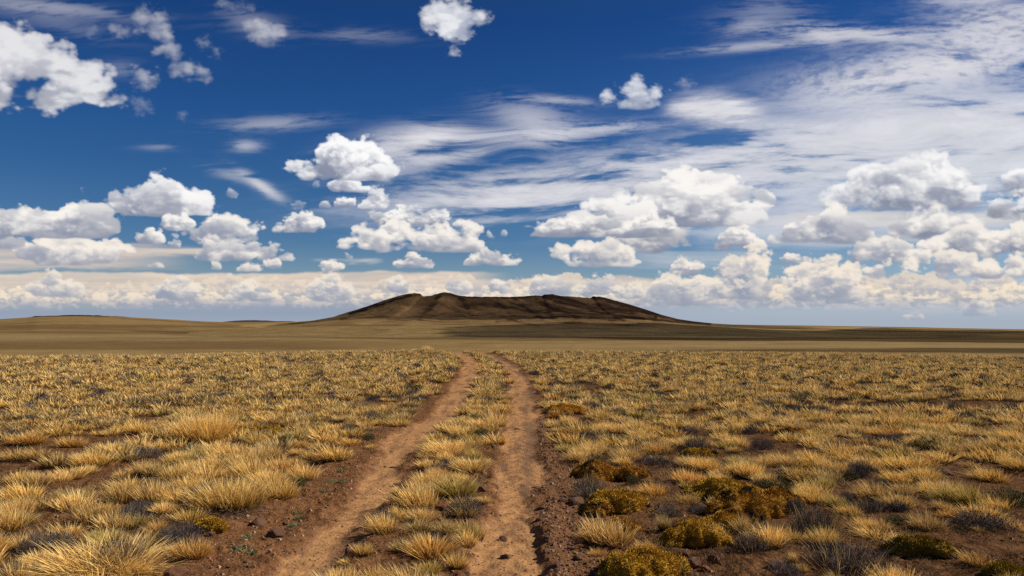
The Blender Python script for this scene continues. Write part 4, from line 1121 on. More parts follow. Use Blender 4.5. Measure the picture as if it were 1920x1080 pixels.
# tussocks read off the photograph: foot x, foot y, width, height
HERO = [
    (378, 826, 104, 86, 'tall', 'golden', 'tallest golden grass tussock, standing alone in the left field', True),
    (420, 968, 148, 82, 'dense', 'golden', 'wide golden brown clump with a long shadow beside the bare left verge', False),
    (525, 935, 74, 60, 'dense', 'golden', 'bushy golden tussock on the edge of the bare ground left of the track', False),
    (470, 905, 84, 66, 'swept', 'straw', 'pale windswept tussock just behind the clump with the long shadow', False),
    (535, 893, 88, 62, 'dense', 'orange', 'dense orange brown tussock at the edge of the bare left verge', False),
    (325, 905, 60, 50, 'dense', 'golden', None, False),
    (378, 908, 82, 56, 'loose', 'straw', None, False),
    (425, 868, 80, 44, 'dense', 'golden', None, False), (500, 862, 70, 46, 'dense', 'straw', None, False),
    (475, 835, 60, 36, 'loose', 'golden', None, False), (560, 842, 46, 30, 'small', 'orange', None, False),
    (290, 945, 88, 62, 'dense', 'tan', None, True), (215, 948, 70, 60, 'loose', 'tan', None, True), (245, 922, 80, 40, 'loose', 'golden', None, False),
    (135, 962, 80, 44, 'swept', 'straw', None, False), (155, 985, 90, 60, 'loose', 'tan', None, True), (190, 975, 60, 40, 'loose', 'golden', None, False),
    (22, 980, 62, 58, 'dense', 'orange', 'orange tussock cut by the left edge of the picture', False),
    (172, 876, 66, 46, 'dense', 'golden', None, False), (215, 852, 76, 36, 'dense', 'golden', None, False), (70, 912, 50, 34, 'dense', 'tan', None, False), (35, 905, 60, 36, 'dense', 'golden', None, False),
    (100, 905, 60, 34, 'swept', 'straw', None, False), (130, 895, 54, 30, 'small', 'straw', None, False), (20, 860, 60, 36, 'loose', 'straw', None, False), (60, 862, 60, 32, 'loose', 'tan', None, False), (45, 832, 60, 34, 'dense', 'orange', None, False),
    (135, 835, 50, 34, 'dense', 'orange', None, False), (265, 812, 50, 30, 'dense', 'golden', None, False), (410, 800, 40, 24, 'small', 'golden', None, False),
    (360, 1052, 74, 56, 'dense', 'orange', 'squat brown tussock standing alone on the bare left verge', False),
    (326, 1040, 36, 24, 'small', 'tan', None, False),
    (18, 1095, 76, 60, 'shaggy', 'straw', 'shaggy straw tussock in the bottom left corner', False),
    (62, 1050, 44, 30, 'small', 'golden', None, False), (30, 1030, 60, 40, 'loose', 'straw', None, False), (110, 1010, 80, 40, 'loose', 'straw', None, True), (255, 1082, 60, 50, 'dense', 'golden', None, False), (225, 1098, 40, 40, 'small', 'orange', None, False),
    (632, 868, 88, 48, 'swept', 'golden', 'sprawling tussock with grey thatch at the left track edge', False),
    (655, 838, 50, 28, 'small', 'orange', None, False), (697, 845, 22, 14, 'small', 'golden', None, False), (600, 845, 50, 24, 'small', 'tan', None, False),
    (748, 802, 40, 24, 'small', 'golden', None, False), (712, 800, 30, 22, 'small', 'golden', None, False), (685, 803, 30, 18, 'small', 'straw', None, False), (664, 800, 34, 20, 'small', 'tan', None, False),
    # the strip between the wheel ruts
    (848, 857, 90, 38, 'dense', 'straw', 'broad straw tussock on the strip between the ruts, farthest of the large ones', False),
    (888, 889, 72, 34, 'dense', 'straw', 'neat straw tussock on the right side of the strip between the ruts', False),
    (806, 882, 50, 28, 'small', 'straw', None, False),
    (783, 956, 82, 62, 'swept', 'straw', 'large pale tussock on the left side of the strip between the ruts', False),
    (860, 935, 84, 52, 'dense', 'olive', 'greenish tussock in the middle of the strip between the ruts', False),
    (872, 960, 44, 34, 'small', 'golden', None, False), (905, 952, 30, 18, 'small', 'straw', None, False),
    (722, 1008, 66, 56, 'swept', 'straw', 'spiky pale tussock leaning towards the left rut', False),
    (765, 970, 46, 30, 'small', 'golden', None, False),
    (880, 1012, 64, 52, 'swept', 'olive', 'fine leaved tussock at the right rut in the foreground', False),
    (790, 1006, 60, 36, 'loose', 'grey', 'pale grey half dead tussock between the ruts', False), (830, 1010, 52, 38, 'loose', 'grey', None, False),
    (812, 1048, 88, 52, 'dense', 'orange', 'dark based brown tussock in the middle of the strip near the camera', False),
    (858, 1068, 40, 42, 'small', 'golden', None, False), (681, 1048, 34, 32, 'small', 'golden', None, False), (648, 1056, 26, 16, 'small', 'straw', None, False),
    (716, 1092, 56, 54, 'dense', 'orange', 'brown tussock at the bottom of the strip between the ruts', False),
    (645, 1092, 36, 36, 'small', 'golden', None, False), (806, 1100, 60, 34, 'loose', 'straw', None, False), (905, 836, 38, 22, 'small', 'golden', None, False),
    (860, 815, 46, 26, 'dense', 'golden', None, False), (905, 805, 50, 28, 'dense', 'straw', None, False), (935, 800, 34, 24, 'dense', 'straw', None, False), (900, 778, 40, 22, 'dense', 'golden', None, False), (935, 770, 36, 22, 'dense', 'straw', None, False), (888, 830, 40, 18, 'small', 'olive', None, False),
    # right field
    (1108, 860, 66, 38, 'swept', 'straw', 'pale swept tussock behind the low dark cushion beside the track', False), (1150, 815, 56, 34, 'dense', 'straw', None, False), (1128, 812, 44, 28, 'dense', 'straw', None, False),
    (1070, 795, 36, 28, 'dense', 'straw', None, False), (1200, 805, 50, 32, 'dense', 'straw', None, False), (1225, 812, 50, 26, 'dense', 'golden', None, False), (1270, 838, 34, 26, 'small', 'straw', None, False),
    (1365, 828, 50, 34, 'loose', 'straw', None, False), (1385, 840, 46, 36, 'dense', 'straw', None, False), (1400, 800, 40, 24, 'dense', 'golden', None, False),
    (1322, 885, 66, 42, 'dense', 'golden', None, False), (1396, 902, 66, 46, 'tall', 'golden', 'upright golden tussock behind the green topped cushion', False), (1290, 880, 54, 34, 'loose', 'tan', None, False),
    (1350, 965, 40, 36, 'swept', 'straw', None, False), (1300, 950, 50, 34, 'loose', 'tan', None, False), (1250, 1000, 38, 46, 'swept', 'grey', 'thin grey stalked tussock between the round and the lobed cushion', False),
    (1125, 1043, 32, 26, 'small', 'orange', 'small orange tuft alone on the stony verge', False), (1105, 1040, 14, 18, 'small', 'straw', None, False), (1140, 1085, 30, 24, 'small', 'straw', None, False),
    (1455, 1028, 80, 58, 'dense', 'straw', 'full straw tussock with a dark base right of the lobed cushion', True), (1400, 1005, 60, 46, 'loose', 'grey', None, True), (1345, 1020, 50, 44, 'swept', 'straw', None, False),
    (1500, 905, 66, 34, 'swept', 'golden', None, False), (1470, 870, 60, 34, 'dense', 'golden', None, False), (1512, 862, 40, 26, 'dense', 'orange', None, False), (1590, 868, 60, 30, 'loose', 'straw', None, False),
    (1640, 880, 60, 34, 'swept', 'straw', None, False), (1715, 885, 84, 36, 'dense', 'golden', 'wide golden tussock behind the dark dead shrub in the right field', False), (1690, 908, 60, 34, 'swept', 'golden', None, False), (1740, 905, 60, 34, 'dense', 'golden', None, False),
    (1525, 948, 66, 36, 'dense', 'golden', None, False), (1595, 970, 50, 26, 'swept', 'golden', None, False), (1630, 995, 46, 40, 'swept', 'golden', None, False), (1655, 998, 40, 30, 'small', 'tan', None, False),
    (1700, 955, 70, 38, 'dense', 'tan', None, False), (1765, 935, 60, 34, 'dense', 'golden', None, False), (1795, 935, 60, 40, 'dense', 'tan', None, False), (1785, 968, 40, 30, 'small', 'orange', None, False),
    (1755, 1003, 74, 50, 'loose', 'tan', 'tan tussock growing over the dark green cushion at the right', True), (1845, 975, 80, 46, 'dense', 'golden', None, False), (1880, 960, 60, 40, 'swept', 'golden', None, False), (1905, 1000, 50, 34, 'loose', 'straw', None, False),
    (1842, 1068, 56, 34, 'small', 'orange', 'low orange tuft in the bottom right part of the right field', False), (1840, 1008, 26, 18, 'small', 'straw', None, False), (1690, 1095, 86, 56, 'dense', 'straw', 'bright straw tussock at the bottom edge right of the grey shrub', False),
    (1570, 1098, 60, 34, 'loose', 'olive', None, False), (1505, 1075, 26, 26, 'small', 'golden', None, False), (1490, 1058, 20, 34, 'swept', 'straw', None, False), (1700, 1035, 50, 42, 'swept', 'straw', None, True),
    (1640, 1010, 90, 30, 'loose', 'straw', None, True), (1905, 1098, 50, 30, 'loose', 'golden', None, False), (1868, 905, 60, 34, 'swept', 'golden', None, False), (1905, 880, 40, 30, 'dense', 'golden', None, False),
    (1610, 812, 60, 26, 'dense', 'golden', None, False), (1665, 818, 60, 26, 'dense', 'orange', None, False), (1730, 840, 50, 34, 'swept', 'golden', None, False), (1790, 858, 40, 34, 'loose', 'tan', None, False), (1840, 850, 50, 30, 'dense', 'tan', None, False), (1760, 808, 60, 26, 'dense', 'golden', None, False), (1900, 830, 50, 30, 'dense', 'golden', None, False),
]
HEROX = []
for h in HERO:
    g_ = .96 if (640 < h[0] < 940 and h[1] > 800) else .76 if h[0] < 640 else .80
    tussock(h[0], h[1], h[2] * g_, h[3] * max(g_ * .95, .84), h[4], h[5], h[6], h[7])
    HEROX.append(1)

for (X_, Y_, W_, H_, lb) in [(-5.35, 50.5, .55, .62, 'taller straw tussock standing up from the far edge of the plateau, left of the track'), (-6.3, 51.5, .5, .42, 'second taller tussock on the plateau edge, farther left'), (-12.4, 50.0, .5, .4, None)]:
    tussock(0, 0, W_, H_, 'tall', 'straw', lb, False, xy=(X_, Y_))
# the great grey-hearted tussock at bottom left
_g = tussock(182, 1088, 180, 72, 'shaggy', 'straw', 'huge shaggy tussock with a dead grey heart in the bottom left corner', True)


# ------------------------------------------------------------------ cushion plants
m_cush, nt, nodes, L = new_mat('cushion_moss')
P = nt.nodes.new('ShaderNodeNewGeometry').outputs['Position']
oi = nt.nodes.new('ShaderNodeObjectInfo')
cn = noise(nt, P, 7, 5, .65); cf = noise(nt, P, 75, 4, .75)
c1 = cramp(nt, cn, [(.28, (.20, .11, .022)), (.5, (.36, .22, .038)), (.72, (.48, .33, .055))])
c1 = mix(nt, 1.0, c1, oi.outputs['Color'], 'MULTIPLY')
c1 = mix(nt, cramp(nt, cf, [(.40, (1, 1, 1)), (.62, (0, 0, 0))]), c1, mix(nt, 1.0, c1, (.50, .45, .40), 'MULTIPLY'))
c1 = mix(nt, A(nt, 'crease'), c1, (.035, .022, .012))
finish(nt, principled(nt, c1, .95, bump(nt, cf, .012, 1.0), .1))
m_tuft, nt, nodes, L = new_mat('cushion_leaf_tips')
oi = nt.nodes.new('ShaderNodeObjectInfo')
c1 = cramp(nt, A(nt, 'br'), [(0, (.26, .15, .03)), (.4, (.38, .235, .04)), (.8, (.50, .33, .06)), (1, (.58, .42, .11))])
c1 = mix(nt, 1.0, c1, oi.outputs['Color'], 'MULTIPLY')
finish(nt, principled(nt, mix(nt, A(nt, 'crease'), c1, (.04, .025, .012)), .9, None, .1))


def cushion(px, py, wpx, hpx, tint, label, seed, deep=1.0, asp=.8, lobes=.5, rot=0.0, name='cushion_plant', cat='cushion plant'):
    x, y = ground_at(px, py); k = math.hypot(x, y) / FOCAL
    W, H = wpx * k * 1.06, hpx * k * .52
    y += W * asp * .40
    nth, nph = 150, 44
    th = np.linspace(0, 2 * np.pi, nth, endpoint=False); ph = np.linspace(-.22, np.pi / 2, nph)
    TH, PH = np.meshgrid(th, ph)
    out = 1 + (fbm(np.cos(TH) * 1.6 + seed, np.sin(TH) * 1.6 + seed * 2, 4, 301 + seed) - .5) * (.5 + .9 * lobes) * np.cos(PH)
    bx, by, bz = np.cos(TH) * np.cos(PH) ** .8 * out, np.sin(TH) * np.cos(PH) ** .8 * out, np.sin(PH)
    X = bx * W / 2; Y = by * W / 2 * asp
    Z = bz * H * (.72 + .62 * fbm(X / (W * .38) + seed, Y / (W * .38), 3, 305 + seed))
    # swelling lobes with dark creases, then small pillows
    big = worley2(X / (.20) + seed * 3.3, Y / .20 + Z / .3 + seed, 311 + seed)
    med = worley2(X / .075 + seed, (Y + Z * .8) / .075, 312 + seed)
    sml = worley2(X / .026, (Y + Z) / .026, 313 + seed)
    d = (.25 + lobes) * .075 * (.55 - big) + .026 * (.5 - med) + .007 * (.5 - sml)
    sc = np.clip(W / .8, .5, 1.3)
    nx, ny, nz = bx / 1, by / asp, bz * W / (2 * H)
    nn = np.sqrt(nx ** 2 + ny ** 2 + nz ** 2); nx, ny, nz = nx / nn, ny / nn, nz / nn
    X = X + nx * d * sc; Y = Y + ny * d * sc; Z = Z + nz * d * sc * 1.1
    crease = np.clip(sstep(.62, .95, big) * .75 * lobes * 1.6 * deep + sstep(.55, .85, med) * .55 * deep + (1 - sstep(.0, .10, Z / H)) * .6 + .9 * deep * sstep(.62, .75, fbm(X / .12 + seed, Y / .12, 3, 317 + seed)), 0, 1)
    a = (np.arange(nph - 1)[:, None] * nth + np.arange(nth)[None, :]); b = (np.arange(nph - 1)[:, None] * nth + (np.arange(nth)[None, :] + 1) % nth)
    F = np.stack([a, b, b + nth, a + nth], -1).reshape(-1, 4)
    V_ = np.stack([X, Y, Z], -1).reshape(-1, 3)
    root = bpy.data.objects.new(name, None); C.objects.link(root)
    root.location = (x, y, plant_z(x, y) - .01); root.rotation_euler = (0, 0, rot)
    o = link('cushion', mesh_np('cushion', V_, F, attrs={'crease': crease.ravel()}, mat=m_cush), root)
    o.color = (*tint, 1)
    # leaf tips over the surface
    r_ = np.random.default_rng(900 + seed); n = int(9000 * np.clip(W / .7, .5, 1.6))
    i = r_.integers(nth * 4, len(V_) - nth, n)
    cr = crease.ravel()[i]
    Nn = np.stack([nx, ny, nz], -1).reshape(-1, 3)[i]
    c = V_[i] + r_.normal(0, .006, (n, 3))
    dd = Nn + r_.normal(0, .28, (n, 3)); dd /= np.linalg.norm(dd, axis=1)[:, None]
    ss = np.cross(dd, r_.normal(0, 1, (n, 3))); ss /= np.linalg.norm(ss, axis=1)[:, None]
    ln = .009 * (.5 + r_.random(n))[:, None]; w_ = .0038
    v_ = np.stack([c - ss * w_ - dd * .003, c + ss * w_ - dd * .003, c + dd * ln + ss * w_ * .4, c + dd * ln - ss * w_ * .4], 1)
    F2 = (np.arange(n) * 4)[:, None] + np.array([[0, 1, 2, 3]])
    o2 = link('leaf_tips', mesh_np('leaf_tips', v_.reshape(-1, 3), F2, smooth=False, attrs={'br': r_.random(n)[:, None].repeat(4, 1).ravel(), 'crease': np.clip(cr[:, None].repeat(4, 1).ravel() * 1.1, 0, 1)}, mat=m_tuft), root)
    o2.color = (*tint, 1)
    PLACED.append((x, y, W * .5))
    THINGS.append(dict(o=root, x=x, y=y, W=W, H=H, kind='cushion', tint='', label=label, cat=cat))
    return root


OC, YE, GR, BR, OR = (1.25, 1.0, .8), (1.32, 1.18, .7), (1.22, 1.12, .62), (1.12, .88, .60), (1.36, 1.02, .70)
for i, (px, py, w_, h_, tint, label, deep, asp, lob, rot) in enumerate([
    (1218, 1098, 160, 78, YE, 'big domed ochre cushion plant at the bottom edge, nearest of the cushions', .8, .85, .45, .2),
    (1166, 1004, 82, 44, OC, 'small round ochre cushion on the stony verge right of the track', .7, .9, .35, 0),
    (1166, 962, 112, 58, YE, 'yellow green domed cushion with an orange lobe on its left side', .6, .8, .55, .5),
    (1120, 968, 60, 26, OC, 'low brown lobe pressed against the left foot of the yellow green cushion', .9, .8, .8, 0),
    (1306, 1024, 118, 56, YE, 'lobed yellow cushion beside the thin grey tussock', 1.0, .8, .8, 0),
    (1365, 998, 70, 40, YE, 'small yellow cushion joined to the right end of the lobed cushion', .8, .8, .8, 0),
    (1368, 946, 128, 52, GR, 'green topped cushion with dark hollows in the right field', 1.3, .8, .8, 0),
    (1412, 978, 150, 62, BR, 'large brown warty cushion with black hollows in the right field', 1.6, .75, 1.0, .4),
    (1380, 990, 46, 36, OC, 'knobbly ochre hummock in front of the warty brown cushion', .9, .9, .6, 0),
    (1470, 958, 70, 44, BR, 'dark brown cushion at the right end of the warty one', 1.2, .9, .8, 0),
    (1115, 900, 88, 50, BR, 'dark olive cushion with an ochre rim beside the stony verge', 1.2, .7, .9, .6),
    (1180, 898, 76, 34, OC, 'flat brown cushion behind the yellow green dome', 1.1, .8, .9, -.2),
    (1062, 776, 64, 24, OR, 'bright orange low cushion beside the far part of the right rut', .4, .8, .6, 0),
    (1044, 785, 40, 12, OR, 'flat orange lobe at the rut edge in front of the bright orange cushion', .5, .7, .6, 0),
    (1070, 828, 60, 30, OR, 'rusty orange cushion halfway along the right verge', .7, .8, .9, .3),
    (1500, 820, 70, 16, OR, 'flat rusty cushion among tussocks in the middle of the right field', 1.0, .8, .9, 0),
    (1522, 898, 60, 22, YE, 'mustard coloured cushion half hidden by golden grass in the right field', .8, .7, .6, .2),
    (1322, 862, 64, 22, GR, 'flat greenish cushion beyond the green topped one', 1.2, .7, .8, 0),
    (490, 818, 86, 18, GR, 'flat green cushion right of the tallest golden tussock', 1.2, .6, .9, 0),
    (385, 1004, 56, 30, GR, 'small green cushion in the shade of the wide golden brown clump', 1.0, .8, .8, 0),
    (1752, 1048, 92, 42, (.80, .80, .50), 'dark green cushion under the tan tussock at the right', 1.0, .8, .8, 0),
    (1896, 1090, 54, 34, (.90, .95, .55), 'green cushion in the bottom right corner', .8, .8, .6, 0),
]):
    cushion(px, py, w_, h_, tint, label, i + 1, deep, asp, lob, rot)


# ------------------------------------------------------------------ low shrubs
def shrub_proto(seed, mat, n=2600, ln=.07, w_=.0036, leafy=False):
    r_ = np.random.default_rng(seed)
    ch = [twigs(n // 3, .30, .26, r_, ln, w_, .7)]
    for i in range(7):
        a = r_.random() * 6.28; q = .18 + .14 * r_.random()
        v_, f_, t_, b_ = twigs(n // 10, .20, .20, r_, ln, w_, .8)
        ch.append((v_ + np.array([math.cos(a) * q, math.sin(a) * q, 0]), f_, t_, b_))
    return blade_mesh('twigs', ch, mat)


SH_GREY = [shrub_proto(700 + i, m_twig) for i in range(3)]
SH_GREEN = [shrub_proto(710 + i, m_green, 3000, .032, .008) for i in range(2)]
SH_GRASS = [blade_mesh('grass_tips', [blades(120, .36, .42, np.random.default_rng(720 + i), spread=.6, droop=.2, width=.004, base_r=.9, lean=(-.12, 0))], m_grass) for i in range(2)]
SH_STEM = blade_mesh('stems', [blades(70, .30, .24, np.random.default_rng(731), spread=1.3, droop=.1, width=.007, seg=2, base_r=.3)], m_dead)


def shrub(px, py, wpx, hpx, green=False, label=None, tips=False, xy=None):
    if xy is None:
        x, y = ground_at(px, py); k = math.hypot(x, y) / FOCAL; W, H = wpx * k, hpx * k; y += W * .3
    else:
        x, y = xy; W, H = wpx, hpx
    root = bpy.data.objects.new('green_shrub' if green else 'grey_shrub', None); C.objects.link(root)
    root.location = (x, y, plant_z(x, y) - .01); root.scale = (W / .82, W / .82, H / .32)
    root.rotation_euler = (0, 0, random.random() * 6.28)
    tw_ = random.choice(SH_GREEN if green else SH_GREY)
    for nm, me_ in (('foliage' if green else 'twigs', tw_), ('stems', SH_STEM)) + ((('grass_tips', random.choice(SH_GRASS)),) if tips else ()):
        o = bpy.data.objects.new(nm, me_); C.objects.link(o); o.parent = root
    PLACED.append((x, y, W * .45))
    THINGS.append(dict(o=root, x=x, y=y, W=W, H=H, kind='green' if green else 'grey', tint='', label=label, cat='shrub'))


for s in [
    (1612, 1082, 150, 66, False, 'wide dark grey twiggy shrub with grass tips, bottom of the right field', True),
    (1540, 1006, 90, 56, False, 'dark grey shrub on the bare patch right of the straw tussock', True),
    (1500, 968, 44, 34, False, 'small black grey shrub behind the wider dark grey one', False), (1625, 905, 60, 40, False, 'nearly black dead shrub between golden tussocks in the right field', False), (1660, 922, 50, 22, False, None, False),
    (1590, 950, 34, 30, False, None, False), (1640, 962, 60, 28, False, None, True), (1690, 962, 40, 26, False, None, False), (1295, 812, 40, 24, False, 'round grey shrub at the back of the bare patch in the right field', False), (1430, 846, 44, 34, False, 'purplish grey shrub right of the pale tussocks', False), (1410, 812, 30, 22, False, None, False),
    (1235, 876, 66, 24, False, 'flat dark shrub behind the stony bare patch', False), (1470, 905, 40, 26, False, None, False), (1700, 832, 80, 16, False, None, False), (1640, 832, 60, 14, False, None, False), (1505, 770, 60, 16, False, None, False), (1545, 772, 60, 14, False, None, False), (1620, 782, 30, 14, False, None, False),
    (1110, 918, 44, 30, False, 'pale grey dead tuft beside the dark olive cushion', True), (1255, 975, 60, 22, False, None, True), (1310, 970, 44, 20, False, None, False), (1420, 1040, 70, 46, False, 'grey bush in front of the warty brown cushion', True), (1860, 1005, 110, 38, False, None, False), (1480, 1085, 70, 26, False, None, False),
    (62, 1042, 90, 46, False, 'grey dead shrub left of the huge shaggy tussock', True), (10, 1092, 60, 40, False, None, False), (258, 858, 66, 30, False, 'grey shrub beside the pale lichen patch in the left field', True), (350, 852, 50, 24, False, None, False), (560, 795, 46, 14, False, None, False),
    (745, 700, 20, 12, False, None, False), (742, 748, 30, 12, False, 'purple grey shrub left of the track, middle distance', False), (782, 691, 18, 12, False, 'small purple grey shrub near the far end of the track', False), (165, 752, 30, 12, False, None, False), (330, 742, 30, 12, False, None, False), (832, 884, 70, 24, False, 'dark grey brushwood between two straw tussocks on the middle strip', False), (815, 1024, 40, 22, False, None, False), (250, 970, 60, 26, False, None, False), (1032, 700, 24, 14, False, None, False), (1035, 683, 26, 12, False, None, False), (1004, 704, 16, 14, False, None, False),
    (200, 1075, 110, 70, False, 'dead grey brush in the heart of the huge shaggy tussock', False),
    (903, 822, 44, 24, True, 'dark green shrub on the strip between the ruts', False), (690, 828, 34, 20, True, 'small dark green shrub on the left verge', False), (560, 912, 30, 24, True, 'little green shrub at the foot of the golden tussock on the bare ground', False),
    (770, 735, 50, 22, True, 'olive green shrub left of the track in the middle distance', False), (1160, 896, 30, 26, True, None, False), (1190, 912, 40, 26, True, None, False), (1215, 914, 24, 16, True, None, False), (1600, 908, 40, 26, True, None, False), (840, 822, 20, 12, True, None, False), (700, 790, 24, 14, True, None, False), (880, 962, 20, 12, True, None, False), (1690, 990, 60, 26, True, None, False),
]:
    shrub(*s)


# ------------------------------------------------------------------ stones
m_rock, nt, nodes, L = new_mat('dark_basalt_stone')
P = nt.nodes.new('ShaderNodeTexCoord').outputs['Object']
q1 = noise(nt, P, 14, 6, .7); q2 = noise(nt, P, 60, 4, .7)
oi = nt.nodes.new('ShaderNodeObjectInfo')
c1 = cramp(nt, q1, [(.3, (.10, .055, .036)), (.55, (.21, .115, .072)), (.75, (.32, .19, .12))])
finish(nt, principled(nt, mix(nt, 1.0, c1, oi.outputs['Color'], 'MULTIPLY'), .88, bump(nt, q2, .01, .9), .25))


def rock_mesh(seed, sub=3, rough=.12):
    import bmesh
    bm = bmesh.new(); bmesh.ops.create_icosphere(bm, subdivisions=sub, radius=1)
    r_ = random.Random(seed)
    planes = []
    for i in range(9):
        n = Vector((r_.gauss(0, 1), r_.gauss(0, 1), r_.gauss(0, 1))).normalized(); planes.append((n, .5 + .35 * r_.random()))
    for v_ in bm.verts:
        for n, d in planes:
            k = v_.co.dot(n) - d
            if k > 0: v_.co -= n * k * .92
        q = v_.co * 2.2
        v_.co *= 1 + rough * (float(vn(np.array([q.x + seed + q.z]), np.array([q.y - q.z]), seed)[0]) - .5) * 1.6
    me_ = bpy.data.meshes.new('stone'); bm.to_mesh(me_); bm.free()
    me_.materials.append(m_rock)
    return me_


ROCKS = [rock_mesh(800 + i) for i in range(9)]
rn_ = 0


def stone(px, py, wpx, hpx, label=None, col=(1, 1, 1), xy=None):
    global rn_
    if xy is None:
        x, y = ground_at(px, py); k = math.hypot(x, y) / FOCAL; W, H = wpx * k, hpx * k
    else:
        x, y = xy; W, H = wpx, hpx
    o = bpy.data.objects.new('stone', ROCKS[rn_ % 9]); C.objects.link(o); rn_ += 1
    o.scale = (W * .58, W * .48, H * .72); o.rotation_euler = (0, 0, random.random() * 6.28)
    o.location = (x, y, plant_z(x, y) + H * .12); o.color = (*col, 1)
    THINGS.append(dict(o=o, x=x, y=y, W=W, H=H, kind='stone', tint='', label=label, cat='stone'))
    PLACED.append((x, y, W * .4))


DK, RD, PL = (.95, .86, .80), (1.35, 1.05, .85), (2.2, 1.9, 1.7)
for s in [
    (484, 983, 34, 20, 'angular dark stone beside the wide golden brown clump', DK), (518, 1010, 34, 20, 'dark crumbled stone on the left verge below the angular one', DK),
    (330, 1085, 46, 26, 'large brown rock half buried at the bottom edge, left of the left rut', RD), (903, 920, 20, 16, 'flat grey slab on the right side of the middle strip', DK), (828, 955, 24, 14, 'reddish stone between tussocks on the middle strip', RD),
    (942, 1008, 16, 12, 'dark pointed stone on the left edge of the right rut', DK), (947, 1040, 20, 12, 'dark flat stone in the right rut near the camera', DK), (754, 1058, 18, 14, 'stone in front of the brown tussock on the strip', DK), (925, 842, 14, 10, 'dark stone at the end of the neat straw tussock', DK), (795, 843, 14, 10, 'purplish stone on the left side of the strip', DK),
    (742, 904, 14, 9, 'dark stone on the left rut edge by the large pale tussock', DK), (1080, 946, 34, 20, 'black stone left of the yellow green cushion', DK), (1016, 957, 22, 10, None, DK), (1013, 980, 18, 10, None, DK), (1028, 1018, 20, 10, None, DK), (1124, 986, 12, 16, None, DK), (1220, 952, 14, 12, None, DK), (1236, 958, 12, 14, None, DK),
    (1284, 1042, 22, 18, 'brown boulder right of the big domed cushion', DK), (1300, 1068, 30, 22, None, DK), (1340, 1060, 32, 24, 'dark brown boulder in front of the lobed cushion', DK), (1322, 1075, 22, 14, None, RD), (1300, 1085, 22, 14, None, DK), (1205, 1012, 14, 10, None, DK), (1008, 910, 20, 6, 'pale flat stone in the right rut', PL), (1040, 940, 14, 8, None, DK), (1455, 1070, 44, 22, None, DK), (1770, 892, 30, 14, None, DK),
    (535, 985, 10, 7, None, DK), (602, 948, 6, 4, None, RD), (632, 972, 8, 5, None, DK), (1026, 1040, 16, 9, None, DK), (1150, 1052, 20, 12, None, DK), (1084, 1050, 18, 12, None, DK), (1040, 1070, 22, 14, None, DK), (1110, 1018, 14, 9, None, RD), (1060, 1000, 16, 10, None, RD), (1070, 1030, 16, 9, None, DK), (1048, 905, 16, 8, None, DK), (970, 803, 12, 5, None, DK), (738, 872, 14, 4, None, DK), (655, 1018, 10, 8, None, DK), (652, 1040, 10, 16, None, DK), (785, 1066, 16, 9, None, RD), (395, 1008, 18, 12, None, DK), (445, 1038, 14, 12, None, DK), (300, 1012, 12, 8, None, RD), (512, 945, 8, 6, None, DK),
]:
    stone(s[0], s[1], s[2] * .95, s[3] * .85, s[4], s[5])
rr2 = np.random.default_rng(44)
cnt = 0
while cnt < 45:
    Y_ = 4.9 + 9 * rr2.random() ** 1.5; g = rr2.random()
    if g < .55: X_ = float(rut_x(Y_, _gr)) + .28 + rr2.random() * .75
    elif g < .75: X_ = float(rut_x(Y_, _gl)) - .30 - rr2.random() * .8
    elif g < .85: X_ = float(rut_x(Y_, _gl)) + (rr2.random() - .5) * .4
    else: X_ = rr2.uniform(-.62, .62) * Y_
    if any((X_ - a) ** 2 + (Y_ - b) ** 2 < (c * .9) ** 2 for a, b, c in PLACED): continue
    s_ = .018 + .040 * rr2.random() ** 3
    stone(0, 0, s_ * 1.3, s_ * .8, None, [DK, RD, (1, .9, .85), DK][int(rr2.integers(0, 4))], xy=(X_, Y_)); cnt += 1


# ------------------------------------------------------------------ the rest of the steppe
_P0 = np.array(PLACED)


def bare(X, Y):
    """how willing the ground is to carry grass, 0..1"""
    dl, dr = ruts(X, Y)
    wl = np.interp(Y, [4, 7, 10, 14, 22, 46], [1.0, .85, .68, .55, .50, .50])
    wr = np.interp(Y, [4, 6, 8, 12, 16, 46], [.75, .70, .62, .55, .50, .50])
    ok = np.where((dl < -wl) | (dr > wr) | ((dl > .34) & (dr < -.34)), 1.0, 0.0)
    mid_ = (dl > .2) & (dr < -.2)
    ok = ok * np.where(mid_, 1.0, 1.0)
    n = fbm(X / 1.7 + 4, Y / 1.7, 4, 401)
    right = sstep(.4, 1.2, dr) * (1 - sstep(11, 22, Y))
    thr = .31 + .155 * right
    open_ = sstep(thr - .03, thr + .05, n)
    open_ = np.where(mid_ | (Y > 24), np.maximum(open_, .9), open_)
    return ok * open_


def scatter(r0, r1, cell, seed, az=46):
    """one candidate per jittered cell"""
    r_ = np.random.default_rng(seed)
    gx = np.arange(-r1, r1, cell); gy = np.arange(0, r1, cell)
    X, Y = np.meshgrid(gx, gy)
    X = X.ravel() + (r_.random(X.size) - .5) * cell * .95; Y = Y.ravel() + (r_.random(Y.size) - .5) * cell * .95
    rr = np.hypot(X, Y); a = np.degrees(np.arctan2(X, Y))
    m_ = (rr > r0) & (rr < r1) & (np.abs(a) < az) & (Y > .5)
    X, Y = X[m_], Y[m_]
    m_ = r_.random(len(X)) < bare(X, Y)
    X, Y = X[m_], Y[m_]
    d2 = np.full(len(X), 9.0)
    for px_, py_, pr_ in _P0:
        d2 = np.minimum(d2, np.hypot(X - px_, Y - py_) - pr_ * 1.0)
    m_ = d2 > .09
    return X[m_], Y[m_]


